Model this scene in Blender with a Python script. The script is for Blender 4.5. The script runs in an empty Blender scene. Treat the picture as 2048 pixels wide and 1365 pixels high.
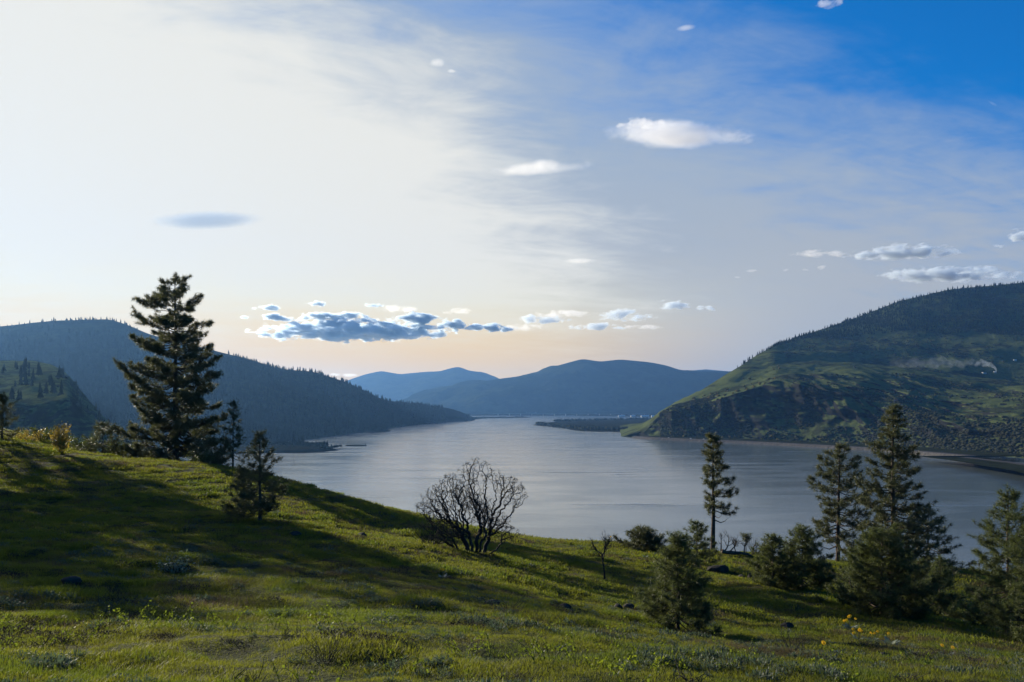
import bpy, bmesh, math, random
import numpy as np

C = bpy.context.scene.collection
sc = bpy.context.scene
R = math.radians
F, H, HOR = 1536.0, 100.0, 813.0          # focal length in photo pixels, eye height over the river, horizon row

def P(px, py, D):                          # bearing and depth of a sighted point -> world point
    return ((px - 1024) / F * D, D, H + (HOR - py) / F * D)

# ------------------------------------------------------------------ camera, sky, sun, exposure
cam = bpy.data.cameras.new('camera'); camo = bpy.data.objects.new('camera', cam); C.objects.link(camo)
camo.location = (0, 0, H); camo.rotation_euler = (R(90), 0, 0)
cam.sensor_width = 36; cam.lens = 27; cam.shift_y = (HOR - 682.5) / 2048
cam.clip_start = 0.1; cam.clip_end = 90000
sc.camera = camo
sc.view_settings.view_transform = 'Standard'; sc.view_settings.look = 'None'
EXPO = 0.8
sc.view_settings.exposure = EXPO; sc.view_settings.gamma = 1; sc.view_settings.use_curve_mapping = False

SUN_AZ, SUN_EL = -47.0, 16.5               # degrees from straight ahead (negative: towards the left), degrees up
SUN = np.array([math.sin(R(SUN_AZ)) * math.cos(R(SUN_EL)), math.cos(R(SUN_AZ)) * math.cos(R(SUN_EL)), math.sin(R(SUN_EL))])
sl = bpy.data.lights.new('sun', 'SUN'); slo = bpy.data.objects.new('sun', sl); C.objects.link(slo)
sl.energy = 5.0; sl.angle = R(0.53); sl.color = (1.0, 0.90, 0.72)
import mathutils
slo.rotation_euler = mathutils.Vector(-SUN).to_track_quat('-Z', 'Y').to_euler()

world = bpy.data.worlds.new('World'); sc.world = world; world.use_nodes = True
WN, WL = world.node_tree.nodes, world.node_tree.links
WN.clear()

class NB:                                   # tiny node-building helper
    def __init__(s, tree): s.t = tree; s.n = tree.nodes; s.l = tree.links
    def put(s, sock, v):
        if isinstance(v, bpy.types.NodeSocket): s.l.new(v, sock)
        elif v is not None:
            try: sock.default_value = v
            except Exception: sock.default_value = (*v, 1.0)
    def m(s, op, a, b=None, c=None, clamp=False):
        n = s.n.new('ShaderNodeMath'); n.operation = op; n.use_clamp = clamp
        s.put(n.inputs[0], a)
        if b is not None: s.put(n.inputs[1], b)
        if c is not None: s.put(n.inputs[2], c)
        return n.outputs[0]
    def v(s, op, a, b=None, scale=None):
        n = s.n.new('ShaderNodeVectorMath'); n.operation = op
        s.put(n.inputs[0], a)
        if b is not None: s.put(n.inputs[1], b)
        if scale is not None: s.put(n.inputs['Scale'], scale)
        return n.outputs['Value'] if op in ('DOT_PRODUCT', 'LENGTH') else n.outputs[0]
    def sep(s, a):
        n = s.n.new('ShaderNodeSeparateXYZ'); s.put(n.inputs[0], a); return n.outputs
    def comb(s, x, y, z):
        n = s.n.new('ShaderNodeCombineXYZ')
        for i, q in enumerate((x, y, z)): s.put(n.inputs[i], q)
        return n.outputs[0]
    def noise(s, vec, scale=1.0, detail=4.0, rough=0.5, dist=0.0, color=False):
        n = s.n.new('ShaderNodeTexNoise'); n.inputs['Scale'].default_value = scale
        n.inputs['Detail'].default_value = detail; n.inputs['Roughness'].default_value = rough; n.inputs['Distortion'].default_value = dist
        if vec is not None: s.put(n.inputs['Vector'], vec)
        return n.outputs[1 if color else 0]
    def mr(s, v, a, b, c=0.0, d=1.0, smooth=True):
        n = s.n.new('ShaderNodeMapRange'); n.interpolation_type = 'SMOOTHSTEP' if smooth else 'LINEAR'; n.clamp = True
        s.put(n.inputs[0], v)
        for i, q in enumerate((a, b, c, d)): n.inputs[i + 1].default_value = q
        return n.outputs[0]
    def mix(s, f, a, b, blend='MIX'):
        n = s.n.new('ShaderNodeMix'); n.data_type = 'RGBA'; n.blend_type = blend
        s.put(n.inputs[0], f); s.put(n.inputs[6], a); s.put(n.inputs[7], b)
        return n.outputs[2]
    def new(s, typ, **kw):
        n = s.n.new(typ)
        for k, q in kw.items(): s.put(n.inputs[k], q)
        return n

def col(r, g, b, k=1.0): return (r * k, g * k, b * k, 1.0)

def build_sky():
    b = NB(world.node_tree)
    out = b.n.new('ShaderNodeOutputWorld'); bg = b.n.new('ShaderNodeBackground')
    STR = 0.1; G = 0.5 ** EXPO; K = G / STR
    bg.inputs['Strength'].default_value = STR
    sky = b.n.new('ShaderNodeTexSky'); sky.sky_type = 'NISHITA'; sky.sun_disc = False
    sky.sun_elevation = R(SUN_EL); sky.sun_rotation = R(SUN_AZ); sky.altitude = 100
    sky.air_density = 1.0; sky.dust_density = 0.6; sky.ozone_density = 3.0
    d = b.n.new('ShaderNodeTexCoord').outputs['Generated']
    x, y, z = b.sep(d)
    c = b.v('DOT_PRODUCT', d, tuple(SUN))
    # clear sky, deep blue
    clear = b.mix(1.0, sky.outputs[0], col(0.01, 0.92, 1.75, G), 'MULTIPLY')
    # a thin high sheet of cirrus, seen in perspective
    zz = b.m('ADD', b.m('MAXIMUM', z, 0.0), 0.14)
    u = b.m('DIVIDE', x, zz); w = b.m('DIVIDE', y, zz)
    p1 = b.comb(b.m('MULTIPLY_ADD', w, 0.25, b.m('MULTIPLY', u, 0.55)), b.m('MULTIPLY_ADD', u, -0.35, b.m('MULTIPLY', w, 1.25)), 3.1)
    n1 = b.noise(p1, 1.1, 6.0, 0.55, 0.6)
    p2 = b.comb(b.m('MULTIPLY_ADD', w, 0.5, b.m('MULTIPLY', u, 0.8)), b.m('MULTIPLY_ADD', u, -1.3, b.m('MULTIPLY', w, 3.2)), 7.7)
    n2 = b.noise(p2, 1.6, 7.0, 0.6, 0.9)
    n3 = b.noise(b.comb(b.m('MULTIPLY', u, 1.0), b.m('MULTIPLY', w, 1.5), 12.0), 3.2, 7.0, 0.62, 0.4)
    nn = b.m('ADD', b.m('ADD', b.m('MULTIPLY', b.m('SUBTRACT', n1, 0.5), 0.85), b.m('MULTIPLY', b.m('SUBTRACT', n2, 0.5), 0.35)), b.m('MULTIPLY', b.m('SUBTRACT', n3, 0.5), 0.62))
    q = b.m('SUBTRACT', c, b.m('MULTIPLY', b.m('MAXIMUM', z, 0.22), 0.90))     # nearness to the sun, thicker low down
    low = b.mr(z, 0.02, 0.42, 1.0, 0.0)
    veil = b.mr(b.m('ADD', b.m('MULTIPLY_ADD', low, 0.46, q), b.m('MULTIPLY', nn, 0.62)), 0.01, 0.47)
    g1 = b.mr(b.m('MULTIPLY_ADD', nn, 0.34, q), 0.34, 0.54)
    vlow = b.mix(b.mr(b.m('MULTIPLY_ADD', nn, 0.10, z), 0.10, 0.34), col(0.455, 0.485, 0.52, K), col(0.37, 0.45, 0.56, K))
    vcol = b.mix(g1, vlow, col(0.835, 0.82, 0.755, K))
    # warm light low over the horizon under the sun
    zn = b.m('MULTIPLY_ADD', nn, 0.05, z)
    warm = b.m('MULTIPLY', b.mr(zn, 0.06, 0.21, 1.0, 0.0), b.mr(c, 0.33, 0.76))
    wc = b.mix(b.mr(zn, 0.05, 0.15), col(1.0, 0.64, 0.19, K), col(0.96, 0.85, 0.53, K))
    vcol = b.mix(warm, vcol, wc)
    skyc = b.mix(veil, clear, vcol)
    b.l.new(skyc, bg.inputs['Color']); b.l.new(bg.outputs[0], out.inputs['Surface'])
build_sky()

sc.cycles.use_denoising = True
sc.cycles.volume_step_rate = 0.2; sc.cycles.volume_max_steps = 512
sc.cycles.max_bounces = 8; sc.cycles.transparent_max_bounces = 16; sc.cycles.volume_bounces = 2
sc.cycles.diffuse_bounces = 3; sc.cycles.glossy_bounces = 3; sc.cycles.transmission_bounces = 4
sc.cycles.caustics_reflective = False; sc.cycles.caustics_refractive = False
sc.cycles.sample_clamp_indirect = 4.0

# ------------------------------------------------------------------ numeric helpers
def _hash(ix, iy, seed):
    h = (ix.astype(np.int64) * 374761393 + iy.astype(np.int64) * 668265263 + seed * 1442695041) & 0xFFFFFFFF
    h = ((h ^ (h >> 13)) * 1274126177) & 0xFFFFFFFF
    h = ((h ^ (h >> 16)) * 2246822519) & 0xFFFFFFFF
    return ((h ^ (h >> 15)) & 0xFFFFFF) / float(0xFFFFFF)

def vnoise(x, y, seed=0):
    x = np.asarray(x, float); y = np.asarray(y, float)
    ix = np.floor(x); iy = np.floor(y); fx = x - ix; fy = y - iy
    fx = fx ** 3 * (fx * (fx * 6 - 15) + 10); fy = fy ** 3 * (fy * (fy * 6 - 15) + 10)
    a = _hash(ix, iy, seed); b = _hash(ix + 1, iy, seed); c = _hash(ix, iy + 1, seed); d = _hash(ix + 1, iy + 1, seed)
    return (a * (1 - fx) + b * fx) * (1 - fy) + (c * (1 - fx) + d * fx) * fy

def fbm(x, y, seed=0, oct=4, gain=0.5):     # about -1 .. 1
    t = 0; a = 1.0; s = 0
    for o in range(oct):
        t = t + a * (vnoise(x * 2 ** o + 17.3 * o, y * 2 ** o - 9.1 * o, seed + o) * 2 - 1); s += a; a *= gain
    return t / s

def norm(v): return v / np.maximum(np.linalg.norm(v, axis=-1, keepdims=True), 1e-9)

class Geo:                                   # collects triangles and quads for ONE mesh
    def __init__(s): s.v = []; s.t = []; s.q = []; s.n = 0
    def add(s, v, t=None, q=None):
        v = np.asarray(v, float).reshape(-1, 3)
        if t is not None and len(t): s.t.append(np.asarray(t, np.int64).reshape(-1, 3) + s.n)
        if q is not None and len(q): s.q.append(np.asarray(q, np.int64).reshape(-1, 4) + s.n)
        s.v.append(v); s.n += len(v)
    def tube(s, pts, rad, n=5, cap=True):
        pts = np.asarray(pts, float); k = len(pts); rad = np.broadcast_to(rad, (k,))
        d = np.gradient(pts, axis=0); d = norm(d)
        up = np.array([0.0, 0.0, 1.0]) if abs(d[0][2]) < 0.9 else np.array([1.0, 0.0, 0.0])
        a = norm(np.cross(d, up)); b = np.cross(d, a)
        an = np.arange(n) * 2 * np.pi / n
        v = pts[:, None, :] + rad[:, None, None] * (a[:, None, :] * np.cos(an)[None, :, None] + b[:, None, :] * np.sin(an)[None, :, None])
        i = np.arange(k - 1)[:, None] * n; j = np.arange(n)[None, :]; j2 = (j + 1) % n
        q = np.stack([i + j, i + j2, i + n + j2, i + n + j], -1).reshape(-1, 4)
        t = None
        if cap:
            t = [[(k - 1) * n, (k - 1) * n + m, (k - 1) * n + m + 1] for m in range(1, n - 1)] + [[0, m + 1, m] for m in range(1, n - 1)]
        s.add(v, t, q)
    def box(s, c, d, yaw=0.0):
        c = np.asarray(c, float); d = np.asarray(d, float) / 2
        v = np.array([[x, y, z] for z in (-1, 1) for y in (-1, 1) for x in (-1, 1)]) * d
        cs, sn = math.cos(yaw), math.sin(yaw)
        v = np.stack([v[:, 0] * cs - v[:, 1] * sn, v[:, 0] * sn + v[:, 1] * cs, v[:, 2]], -1) + c
        s.add(v, None, [[0, 2, 3, 1], [4, 5, 7, 6], [0, 1, 5, 4], [2, 6, 7, 3], [0, 4, 6, 2], [1, 3, 7, 5]])
    def mesh(s, name, mat=None, smooth=False):
        v = np.concatenate(s.v); me = bpy.data.meshes.new(name)
        t = np.concatenate(s.t) if s.t else np.zeros((0, 3), np.int64)
        q = np.concatenate(s.q) if s.q else np.zeros((0, 4), np.int64)
        me.vertices.add(len(v)); me.vertices.foreach_set('co', v.astype(np.float32).ravel())
        li = np.concatenate([t.ravel(), q.ravel()]).astype(np.int32)
        me.loops.add(len(li)); me.loops.foreach_set('vertex_index', li)
        me.polygons.add(len(t) + len(q))
        st = np.concatenate([np.arange(len(t)) * 3, len(t) * 3 + np.arange(len(q)) * 4]).astype(np.int32)
        me.polygons.foreach_set('loop_start', st)
        me.update(calc_edges=True)
        me.polygons.foreach_set('use_smooth', np.full(len(t) + len(q), smooth))
        if mat: me.materials.append(mat)
        return me
    def obj(s, name, mat=None, parent=None, smooth=False, loc=None):
        if loc is not None:                   # keep the object's origin at its base
            s.v = [a - np.asarray(loc, float) for a in s.v]
        me = s.mesh(name, mat, smooth); o = bpy.data.objects.new(name, me); C.objects.link(o)
        if loc is not None and parent is None: o.location = loc
        if parent: o.parent = parent
        return o

def grid_faces(nr, nc):
    i = np.arange(nr - 1)[:, None] * nc; j = np.arange(nc - 1)[None, :]
    return np.stack([i + j, i + j + 1, i + nc + j + 1, i + nc + j], -1).reshape(-1, 4)

def tag(o, label=None, cat=None, group=None, kind=None):
    if label: o['label'] = label
    if cat: o['category'] = cat
    if group: o['group'] = group
    if kind: o['kind'] = kind
    return o

def empty(name, loc):
    o = bpy.data.objects.new(name, None); C.objects.link(o); o.location = loc; o.empty_display_size = 0.2
    return o

# ------------------------------------------------------------------ materials
def mat(name):
    m = bpy.data.materials.new(name); m.use_nodes = True; m.node_tree.nodes.clear()
    b = NB(m.node_tree); out = b.n.new('ShaderNodeOutputMaterial')
    return m, b, out

def principled(b, color, rough=0.8, spec=0.3, normal=None):
    n = b.n.new('ShaderNodeBsdfPrincipled')
    b.put(n.inputs['Base Color'], color); b.put(n.inputs['Roughness'], rough); n.inputs['Specular IOR Level'].default_value = spec
    if normal is not None: b.l.new(normal, n.inputs['Normal'])
    return n.outputs[0]

def bump(b, h, strength=0.5, dist=0.1):
    n = b.n.new('ShaderNodeBump'); n.inputs['Strength'].default_value = strength; n.inputs['Distance'].default_value = dist
    b.l.new(h, n.inputs['Height']); return n.outputs[0]

def pos(b): return b.n.new('ShaderNodeNewGeometry').outputs['Position']

def leaf_mat(name, c1, c2, trans, transw=0.35, rough=0.45, spec=0.4, patch=None, nscale=3.0, c3=None):
    """two-tone leaf with light coming through; patch = (colour, noise scale) adds areas of another growth"""
    m, b, out = mat(name); p = pos(b)
    f = b.noise(p, nscale, 2.0)
    color = b.mix(b.mr(f, 0.35, 0.65), c1, c2)
    tc = trans
    if patch:
        g = b.mr(b.noise(p, patch[1], 4.0, 0.6), patch[2], patch[3])
        color = b.mix(g, color, patch[0]); tc = b.mix(g, trans, patch[4])
    s = principled(b, color, rough, spec)
    tr = b.n.new('ShaderNodeBsdfTranslucent'); b.put(tr.inputs[0], tc)
    mx = b.n.new('ShaderNodeMixShader'); mx.inputs[0].default_value = transw
    b.l.new(s, mx.inputs[1]); b.l.new(tr.outputs[0], mx.inputs[2]); b.l.new(mx.outputs[0], out.inputs[0])
    return m

def plain_mat(name, c1, c2, scale=2.0, rough=0.85, bmp=0.0, bscale=10.0, bdist=0.05, spec=0.2):
    m, b, out = mat(name); p = pos(b)
    f = b.mr(b.noise(p, scale, 5.0, 0.6), 0.3, 0.7)
    nm = bump(b, b.noise(p, bscale, 5.0, 0.6), bmp, bdist) if bmp else None
    b.l.new(principled(b, b.mix(f, c1, c2), rough, spec, nm), out.inputs[0])
    return m

M = {}
M['needle'] = leaf_mat('pine_needles', col(.036, .046, .020), col(.060, .068, .030), col(.11, .12, .04), 0.34, 0.45, 0.32, nscale=1.5)
M['needle_young'] = leaf_mat('young_pine_needles', col(.040, .055, .019), col(.066, .080, .027), col(.13, .155, .04), 0.36, 0.5, 0.25, nscale=2.5)
M['bark'] = plain_mat('pine_bark', col(.045, .034, .026), col(.09, .066, .05), 6.0, 0.9, 0.8, 9.0, 0.05)
M['oak_bark'] = plain_mat('oak_bark', col(.018, .016, .014), col(.045, .041, .036), 5.0, 0.9, 0.7, 12.0, 0.03)
M['dead_wood'] = plain_mat('dead_wood', col(.06, .045, .032), col(.10, .08, .06), 5.0, 0.9, 0.6, 12.0, 0.03)
M['rock'] = plain_mat('basalt_rock', col(.018, .016, .013), col(.045, .040, .033), 4.0, 0.9, 0.9, 8.0, 0.06)
M['white'] = plain_mat('white_paint', col(.75, .75, .73), col(.8, .8, .78), 1.0, 0.5)
M['dark'] = plain_mat('dark_rubber', col(.02, .02, .02), col(.03, .03, .03), 1.0, 0.8)
M['concrete'] = plain_mat('concrete', col(.28, .28, .27), col(.36, .35, .34), 0.05, 0.9)
M['steel'] = plain_mat('bridge_steel', col(.12, .14, .13), col(.16, .18, .17), 0.05, 0.6)

# ------------------------------------------------------------------ foreground hillside
CP = []
def cps(*rows):
    for px, py, D in rows:
        X, Y, Z = P(px, py, D); CP.append((X, Y, Z - H))
cps((0, 1365, 7.0), (500, 1365, 7.0), (1024, 1365, 7.4), (1500, 1365, 8.6), (2048, 1365, 10.5),
    (0, 1250, 11), (500, 1250, 11.5), (850, 1255, 12.8), (1200, 1255, 17), (1500, 1310, 14), (1800, 1300, 20), (2048, 1310, 22),
    (0, 1130, 20), (350, 1150, 21), (700, 1150, 24), (1000, 1180, 26), (1200, 1150, 38), (1360, 1260, 25), (1600, 1180, 38),
    (0, 1000, 38), (250, 1050, 33), (520, 1050, 36), (700, 1060, 44), (950, 1110, 38), (1425, 1105, 60), (1785, 1195, 50),
    (1900, 1235, 38), (2015, 1272, 32), (100, 950, 52), (350, 955, 75),
    (0, 872, 70), (110, 890, 72), (200, 915, 72), (280, 928, 74), (450, 942, 70), (600, 972, 64), (850, 1033, 58), (1050, 1078, 57),
    (1250, 1092, 61), (1690, 1127, 62), (1900, 1142, 63), (2048, 1172, 54))
CP += [(0, 0, -1.75), (-7, 0, -1.5), (8, 0, -2.7), (0, -10, -.7), (-13, 3, -1.6), (15, 3, -4.0), (-8, 4, -2.0), (8, 5, -3.0),
       (-60, 55, 1.0), (-75, 30, 3), (-45, 22, -1.2), (-30, 9, -.8), (-30, -20, 2), (30, -20, -5), (42, 28, -14.5), (60, 45, -25),
       (45, 5, -11), (0, -50, 3), (-90, 0, 5), (90, 20, -34), (-72, 76, 2.0), (-76, 92, 3.5),
       (-45, 90, -8.5), (-25, 92, -20), (0, 88, -27), (20, 92, -30), (40, 92, -32), (62, 78, -34),
       (-95, 122, -8), (-40, 130, -48), (0, 135, -56), (50, 135, -60), (100, 120, -62), (-130, 120, -22), (-150, 60, 2),
       (-120, 210, -96), (-60, 215, -100), (0, 215, -101), (60, 215, -102), (130, 200, -102), (190, 90, -98), (-190, 210, -92), (200, 0, -90)]
CP = np.array(CP)
def _tps(r2): return 0.5 * r2 * np.log(np.maximum(r2, 1e-9))
_n = len(CP)
_d2 = ((CP[:, None, :2] - CP[None, :, :2]) ** 2).sum(-1)
_A = np.zeros((_n + 3, _n + 3)); _A[:_n, :_n] = _tps(_d2) + np.eye(_n) * 1.5
_A[:_n, _n] = 1; _A[:_n, _n + 1:] = CP[:, :2]; _A[_n, :_n] = 1; _A[_n + 1:, :_n] = CP[:, :2].T
_w = np.linalg.solve(_A, np.concatenate([CP[:, 2], np.zeros(3)]))

def ground(X, Y):
    X = np.asarray(X, float); Y = np.asarray(Y, float); sh = X.shape
    x = X.ravel(); y = Y.ravel(); z = np.empty(len(x))
    for i in range(0, len(x), 40000):
        xs, ys = x[i:i + 40000], y[i:i + 40000]
        r2 = (xs[:, None] - CP[None, :, 0]) ** 2 + (ys[:, None] - CP[None, :, 1]) ** 2
        z[i:i + 40000] = _tps(r2) @ _w[:_n] + _w[_n] + xs * _w[_n + 1] + ys * _w[_n + 2]
    r = np.hypot(x, y); k = np.clip(r / 14, 0.25, 1)
    z = z + 0.20 * k * fbm(x / 7, y / 7, 3, 2) + 0.19 * fbm(x / 1.9, y / 1.9, 11, 3, 0.55)
    z = z + 0.055 * np.maximum(fbm(x / 0.75, y / 0.75, 21, 2), 0)
    return (z + H).reshape(sh)
def gz(x, y): return float(ground(np.array([x]), np.array([y]))[0])

def build_ground():
    th = np.concatenate([np.linspace(-48, 48, 620), np.linspace(49, 311, 110)])
    th = np.radians(np.concatenate([th, [312.0]]))
    r = np.concatenate([[0.05], np.geomspace(1.2, 90, 330), np.linspace(93, 330, 60)])
    TH, RR = np.meshgrid(th, r)
    X = RR * np.sin(TH); Y = RR * np.cos(TH)
    Z = np.maximum(ground(X, Y), -3.5 - 0.005 * RR)
    Z = np.where(RR > 230, np.minimum(Z, np.maximum(Z * (330 - RR) / 100 - 3.5, -4)), Z)
    g = Geo(); g.add(np.stack([X, Y, Z], -1), None, grid_faces(len(r), len(th))[:, ::-1])
    m, b, out = mat('hillside_turf'); p = pos(b)
    n1 = b.noise(p, 0.35, 5.0, 0.6); n2 = b.noise(p, 2.2, 5.0, 0.65); n3 = b.noise(p, 14.0, 4.0, 0.6)
    c = b.mix(b.mr(n1, 0.35, 0.65), col(.026, .034, .008), col(.038, .043, .011))
    c = b.mix(b.mr(n2, 0.50, 0.72), c, col(.030, .027, .014))
    c = b.mix(b.mr(n3, 0.5, 0.75), c, col(.018, .02, .009))
    b.l.new(principled(b, c, 0.95, 0.1, bump(b, b.m('ADD', n3, n2), 0.9, 0.08)), out.inputs[0])
    tag(g.obj('hillside', m, smooth=True), kind='structure')
build_ground()

# ------------------------------------------------------------------ river
def build_river():
    g = Geo()
    xs = np.array([-14000, -9000, -5000, -2500, -1000, 0, 1000, 2500, 5000, 9000, 14000.0]); ys = np.array([-420, 0, 400, 1000, 2000, 4000, 8000, 13000, 19000.0])
    XX, YY = np.meshgrid(xs, ys)
    g.add(np.stack([XX, YY, np.zeros_like(XX)], -1), None, grid_faces(len(ys), len(xs)))
    m, b, out = mat('river_water'); p = pos(b); x, y, z = b.sep(p)
    pw = b.comb(b.m('MULTIPLY', x, 0.010), b.m('MULTIPLY', y, 0.028), 0.0)
    lanes = b.noise(pw, 0.55, 5.0, 0.55, 0.5)                       # wind lanes
    pl = b.comb(b.m('MULTIPLY', x, 0.02), b.m('MULTIPLY', y, 0.055), 4.0)
    wav = b.noise(pl, 3.0, 6.0, 0.65)
    chop = b.noise(b.comb(b.m('MULTIPLY', x, 0.35), b.m('MULTIPLY', y, 0.5), 9.0), 1.0, 4.0, 0.6)
    amp = b.mr(lanes, 0.40, 0.62, 0.3, 1.0)
    h = b.m('MULTIPLY', b.m('ADD', b.m('MULTIPLY', wav, 1.6), b.m('MULTIPLY', chop, 0.12)), amp)
    nm = bump(b, h, 0.10, 1.2)
    # rare dark cat's paws where the wind roughens the surface
    paw = b.noise(b.comb(b.m('MULTIPLY', x, 0.0042), b.m('MULTIPLY', y, 0.034), 2.0), 1.0, 4.0, 0.6)
    gust = b.noise(b.comb(b.m('MULTIPLY', x, 0.0016), b.m('MULTIPLY', y, 0.003), 6.0), 1.0, 2.0, 0.5)
    k = b.m('MULTIPLY', b.mr(paw, 0.60, 0.70), b.mr(gust, 0.42, 0.6))
    n = b.n.new('ShaderNodeBsdfPrincipled')
    b.put(n.inputs['Base Color'], col(.08, .10, .10)); n.inputs['IOR'].default_value = 1.333
    b.put(n.inputs['Roughness'], b.m('ADD', b.m('MULTIPLY', amp, 0.07), b.m('MULTIPLY_ADD', k, 0.35, 0.12)))
    n.inputs['Specular IOR Level'].default_value = 1.0
    b.l.new(nm, n.inputs['Normal']); b.l.new(n.outputs[0], out.inputs[0])
    tag(g.obj('river', m), kind='structure')
build_river()

# ------------------------------------------------------------------ far hills
def sm(a, w):                               # smooth along a line
    n = max(1, int(3 * w)); k = np.exp(-0.5 * (np.arange(-n, n + 1) / max(w, 1e-6)) ** 2); k /= k.sum()
    e = np.concatenate([2 * a[0] - a[n:0:-1], a, 2 * a[-1] - a[-2:-n - 2:-1]]); return np.convolve(e, k, 'valid')

class Hill:
    """terrain sheet given by columns (bearing) and rows (depth, height), with relief of its own and a far side"""
    def __init__(s, name, material, cols, rows, ncol, nsub, amp, L, seed, back=(700, 2200), crest_amp=0.25, gully=0.0, gl=90.0, label=None):
        cols = np.asarray(cols, float); px = np.concatenate([np.linspace(cols[0], cols[-1], ncol)])
        D = []; Z = []
        for row in rows:
            py = np.interp(px, cols, [q[0] for q in row]); d = np.interp(px, cols, [q[1] for q in row])
            D.append(sm(d, ncol * 0.018)); Z.append(sm(H + (HOR - py) / F * d, ncol * 0.006))
        DD = []; ZZ = []; TT = []
        for i in range(len(rows) - 1):
            for k in range(nsub[i]):
                t = k / nsub[i]
                DD.append(D[i] * (1 - t) + D[i + 1] * t); ZZ.append(Z[i] * (1 - t) + Z[i + 1] * t); TT.append(i + t)
        DD.append(D[-1]); ZZ.append(Z[-1]); TT.append(len(rows) - 1.0)
        front = len(DD)
        zc = Z[-1]
        for f, dd in ((0.8, back[0]), (0.0, back[1])):
            for t in (0.5, 1.0):
                pass
        for t in np.linspace(0.1, 1, 8):
            DD.append(D[-1] + back[1] * t); ZZ.append(zc * (1 - t ** 1.3) - 3 * t); TT.append(len(rows) - 1.0 + t)
        DD = np.array(DD); ZZ = np.array(ZZ); TT = np.array(TT)[:, None] + 0 * DD
        X = (px[None, :] - 1024) / F * DD
        T = TT / (len(rows) - 1)
        env = np.clip(T * 5, 0, 1) * np.where(T <= 1, np.clip((1 - T) * 4, 0, 1) * (1 - crest_amp) + crest_amp, 1)
        ZZ = ZZ + amp * fbm(X / L, DD / L, seed, 5, 0.5) * env
        if gully:
            gu = np.abs(fbm(X / gl, DD / (gl * 3), seed + 50, 4, 0.55))
            gu2 = fbm(X / (gl * .35), ZZ / (gl * 0.25), seed + 70, 3, 0.6)
            e2 = np.clip(T * 6, 0, 1) * np.clip((0.62 - T) * 4, 0, 1)
            DD = DD + gully * e2 * (gu * 1.6 + gu2 * 0.35)
            X = (px[None, :] - 1024) / F * DD
        ZZ = np.maximum(ZZ, -3.0)
        s.X, s.Y, s.Z, s.T, s.px, s.front = X, DD, ZZ, TT, px, front
        g = Geo(); g.add(np.stack([X, DD, ZZ], -1), None, grid_faces(*X.shape))
        s.o = tag(g.obj(name, material, smooth=True), kind='structure')
        if label: s.o['label'] = label
    def at(s, cpx, row):                     # world points at bearings cpx and row coordinates
        cpx = np.asarray(cpx, float); row = np.asarray(row, float)
        ci = np.clip(np.interp(cpx, s.px, np.arange(len(s.px))), 0, len(s.px) - 1.001)
        ri = np.clip(np.interp(row, s.T[:, 0], np.arange(len(s.T))), 0, len(s.T) - 1.001)
        c0 = ci.astype(int); r0 = ri.astype(int); fc = ci - c0; fr = ri - r0
        def bl(A): return (A[r0, c0] * (1 - fc) + A[r0, c0 + 1] * fc) * (1 - fr) + (A[r0 + 1, c0] * (1 - fc) + A[r0 + 1, c0 + 1] * fc) * fr
        return np.stack([bl(s.X), bl(s.Y), bl(s.Z)], -1)

def hill_mat(name, grass, dark, rock, sc1, cliff=True, forest=0.5, bd=4.0, fine=0.05):
    m, b, out = mat(name); geo = b.n.new('ShaderNodeNewGeometry'); p = geo.outputs['Position']
    nz = b.sep(geo.outputs['True Normal'])[2]
    n1 = b.noise(p, sc1, 6.0, 0.6); n2 = b.noise(p, fine, 6.0, 0.65)
    c = b.mix(b.mr(b.m('ADD', n1, b.m('MULTIPLY', b.m('SUBTRACT', n2, 0.5), 0.5)), forest - 0.06, forest + 0.06), grass, dark)
    c = b.mix(b.mr(n2, 0.45, 0.7, 0.0, 0.5), c, dark)
    if cliff:
        c = b.mix(b.mr(b.m('ADD', nz, b.m('MULTIPLY', b.m('SUBTRACT', n2, 0.5), 0.5)), 0.60, 0.80, 1.0, 0.0), c, rock)
    b.l.new(principled(b, c, 1.0, 0.0, bump(b, b.m('ADD', n2, b.m('MULTIPLY', b.noise(p, fine * 4, 4.0, 0.6), 0.4)), 0.8, bd)), out.inputs[0])
    return m

M['h_right'] = hill_mat('gorge_hill_ground', col(.074, .092, .034), col(.030, .036, .019), col(.019, .0195, .019), 0.006, True, 0.55, 5.0, 0.035)
M['h_left'] = hill_mat('forest_hill_ground', col(.022, .030, .012), col(.012, .018, .010), col(.02, .018, .015), 0.003, True, 0.48, 5.0, 0.03)
M['h_bench'] = hill_mat('bench_ground', col(.080, .098, .036), col(.036, .045, .02), col(.022, .02, .016), 0.03, True, 0.5, 1.5, 0.12)
M['h_far'] = hill_mat('far_mountain_ground', col(.022, .030, .015), col(.009, .014, .008), col(.01, .01, .008), 0.0016, False, 0.5, 12.0, 0.012)

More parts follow.
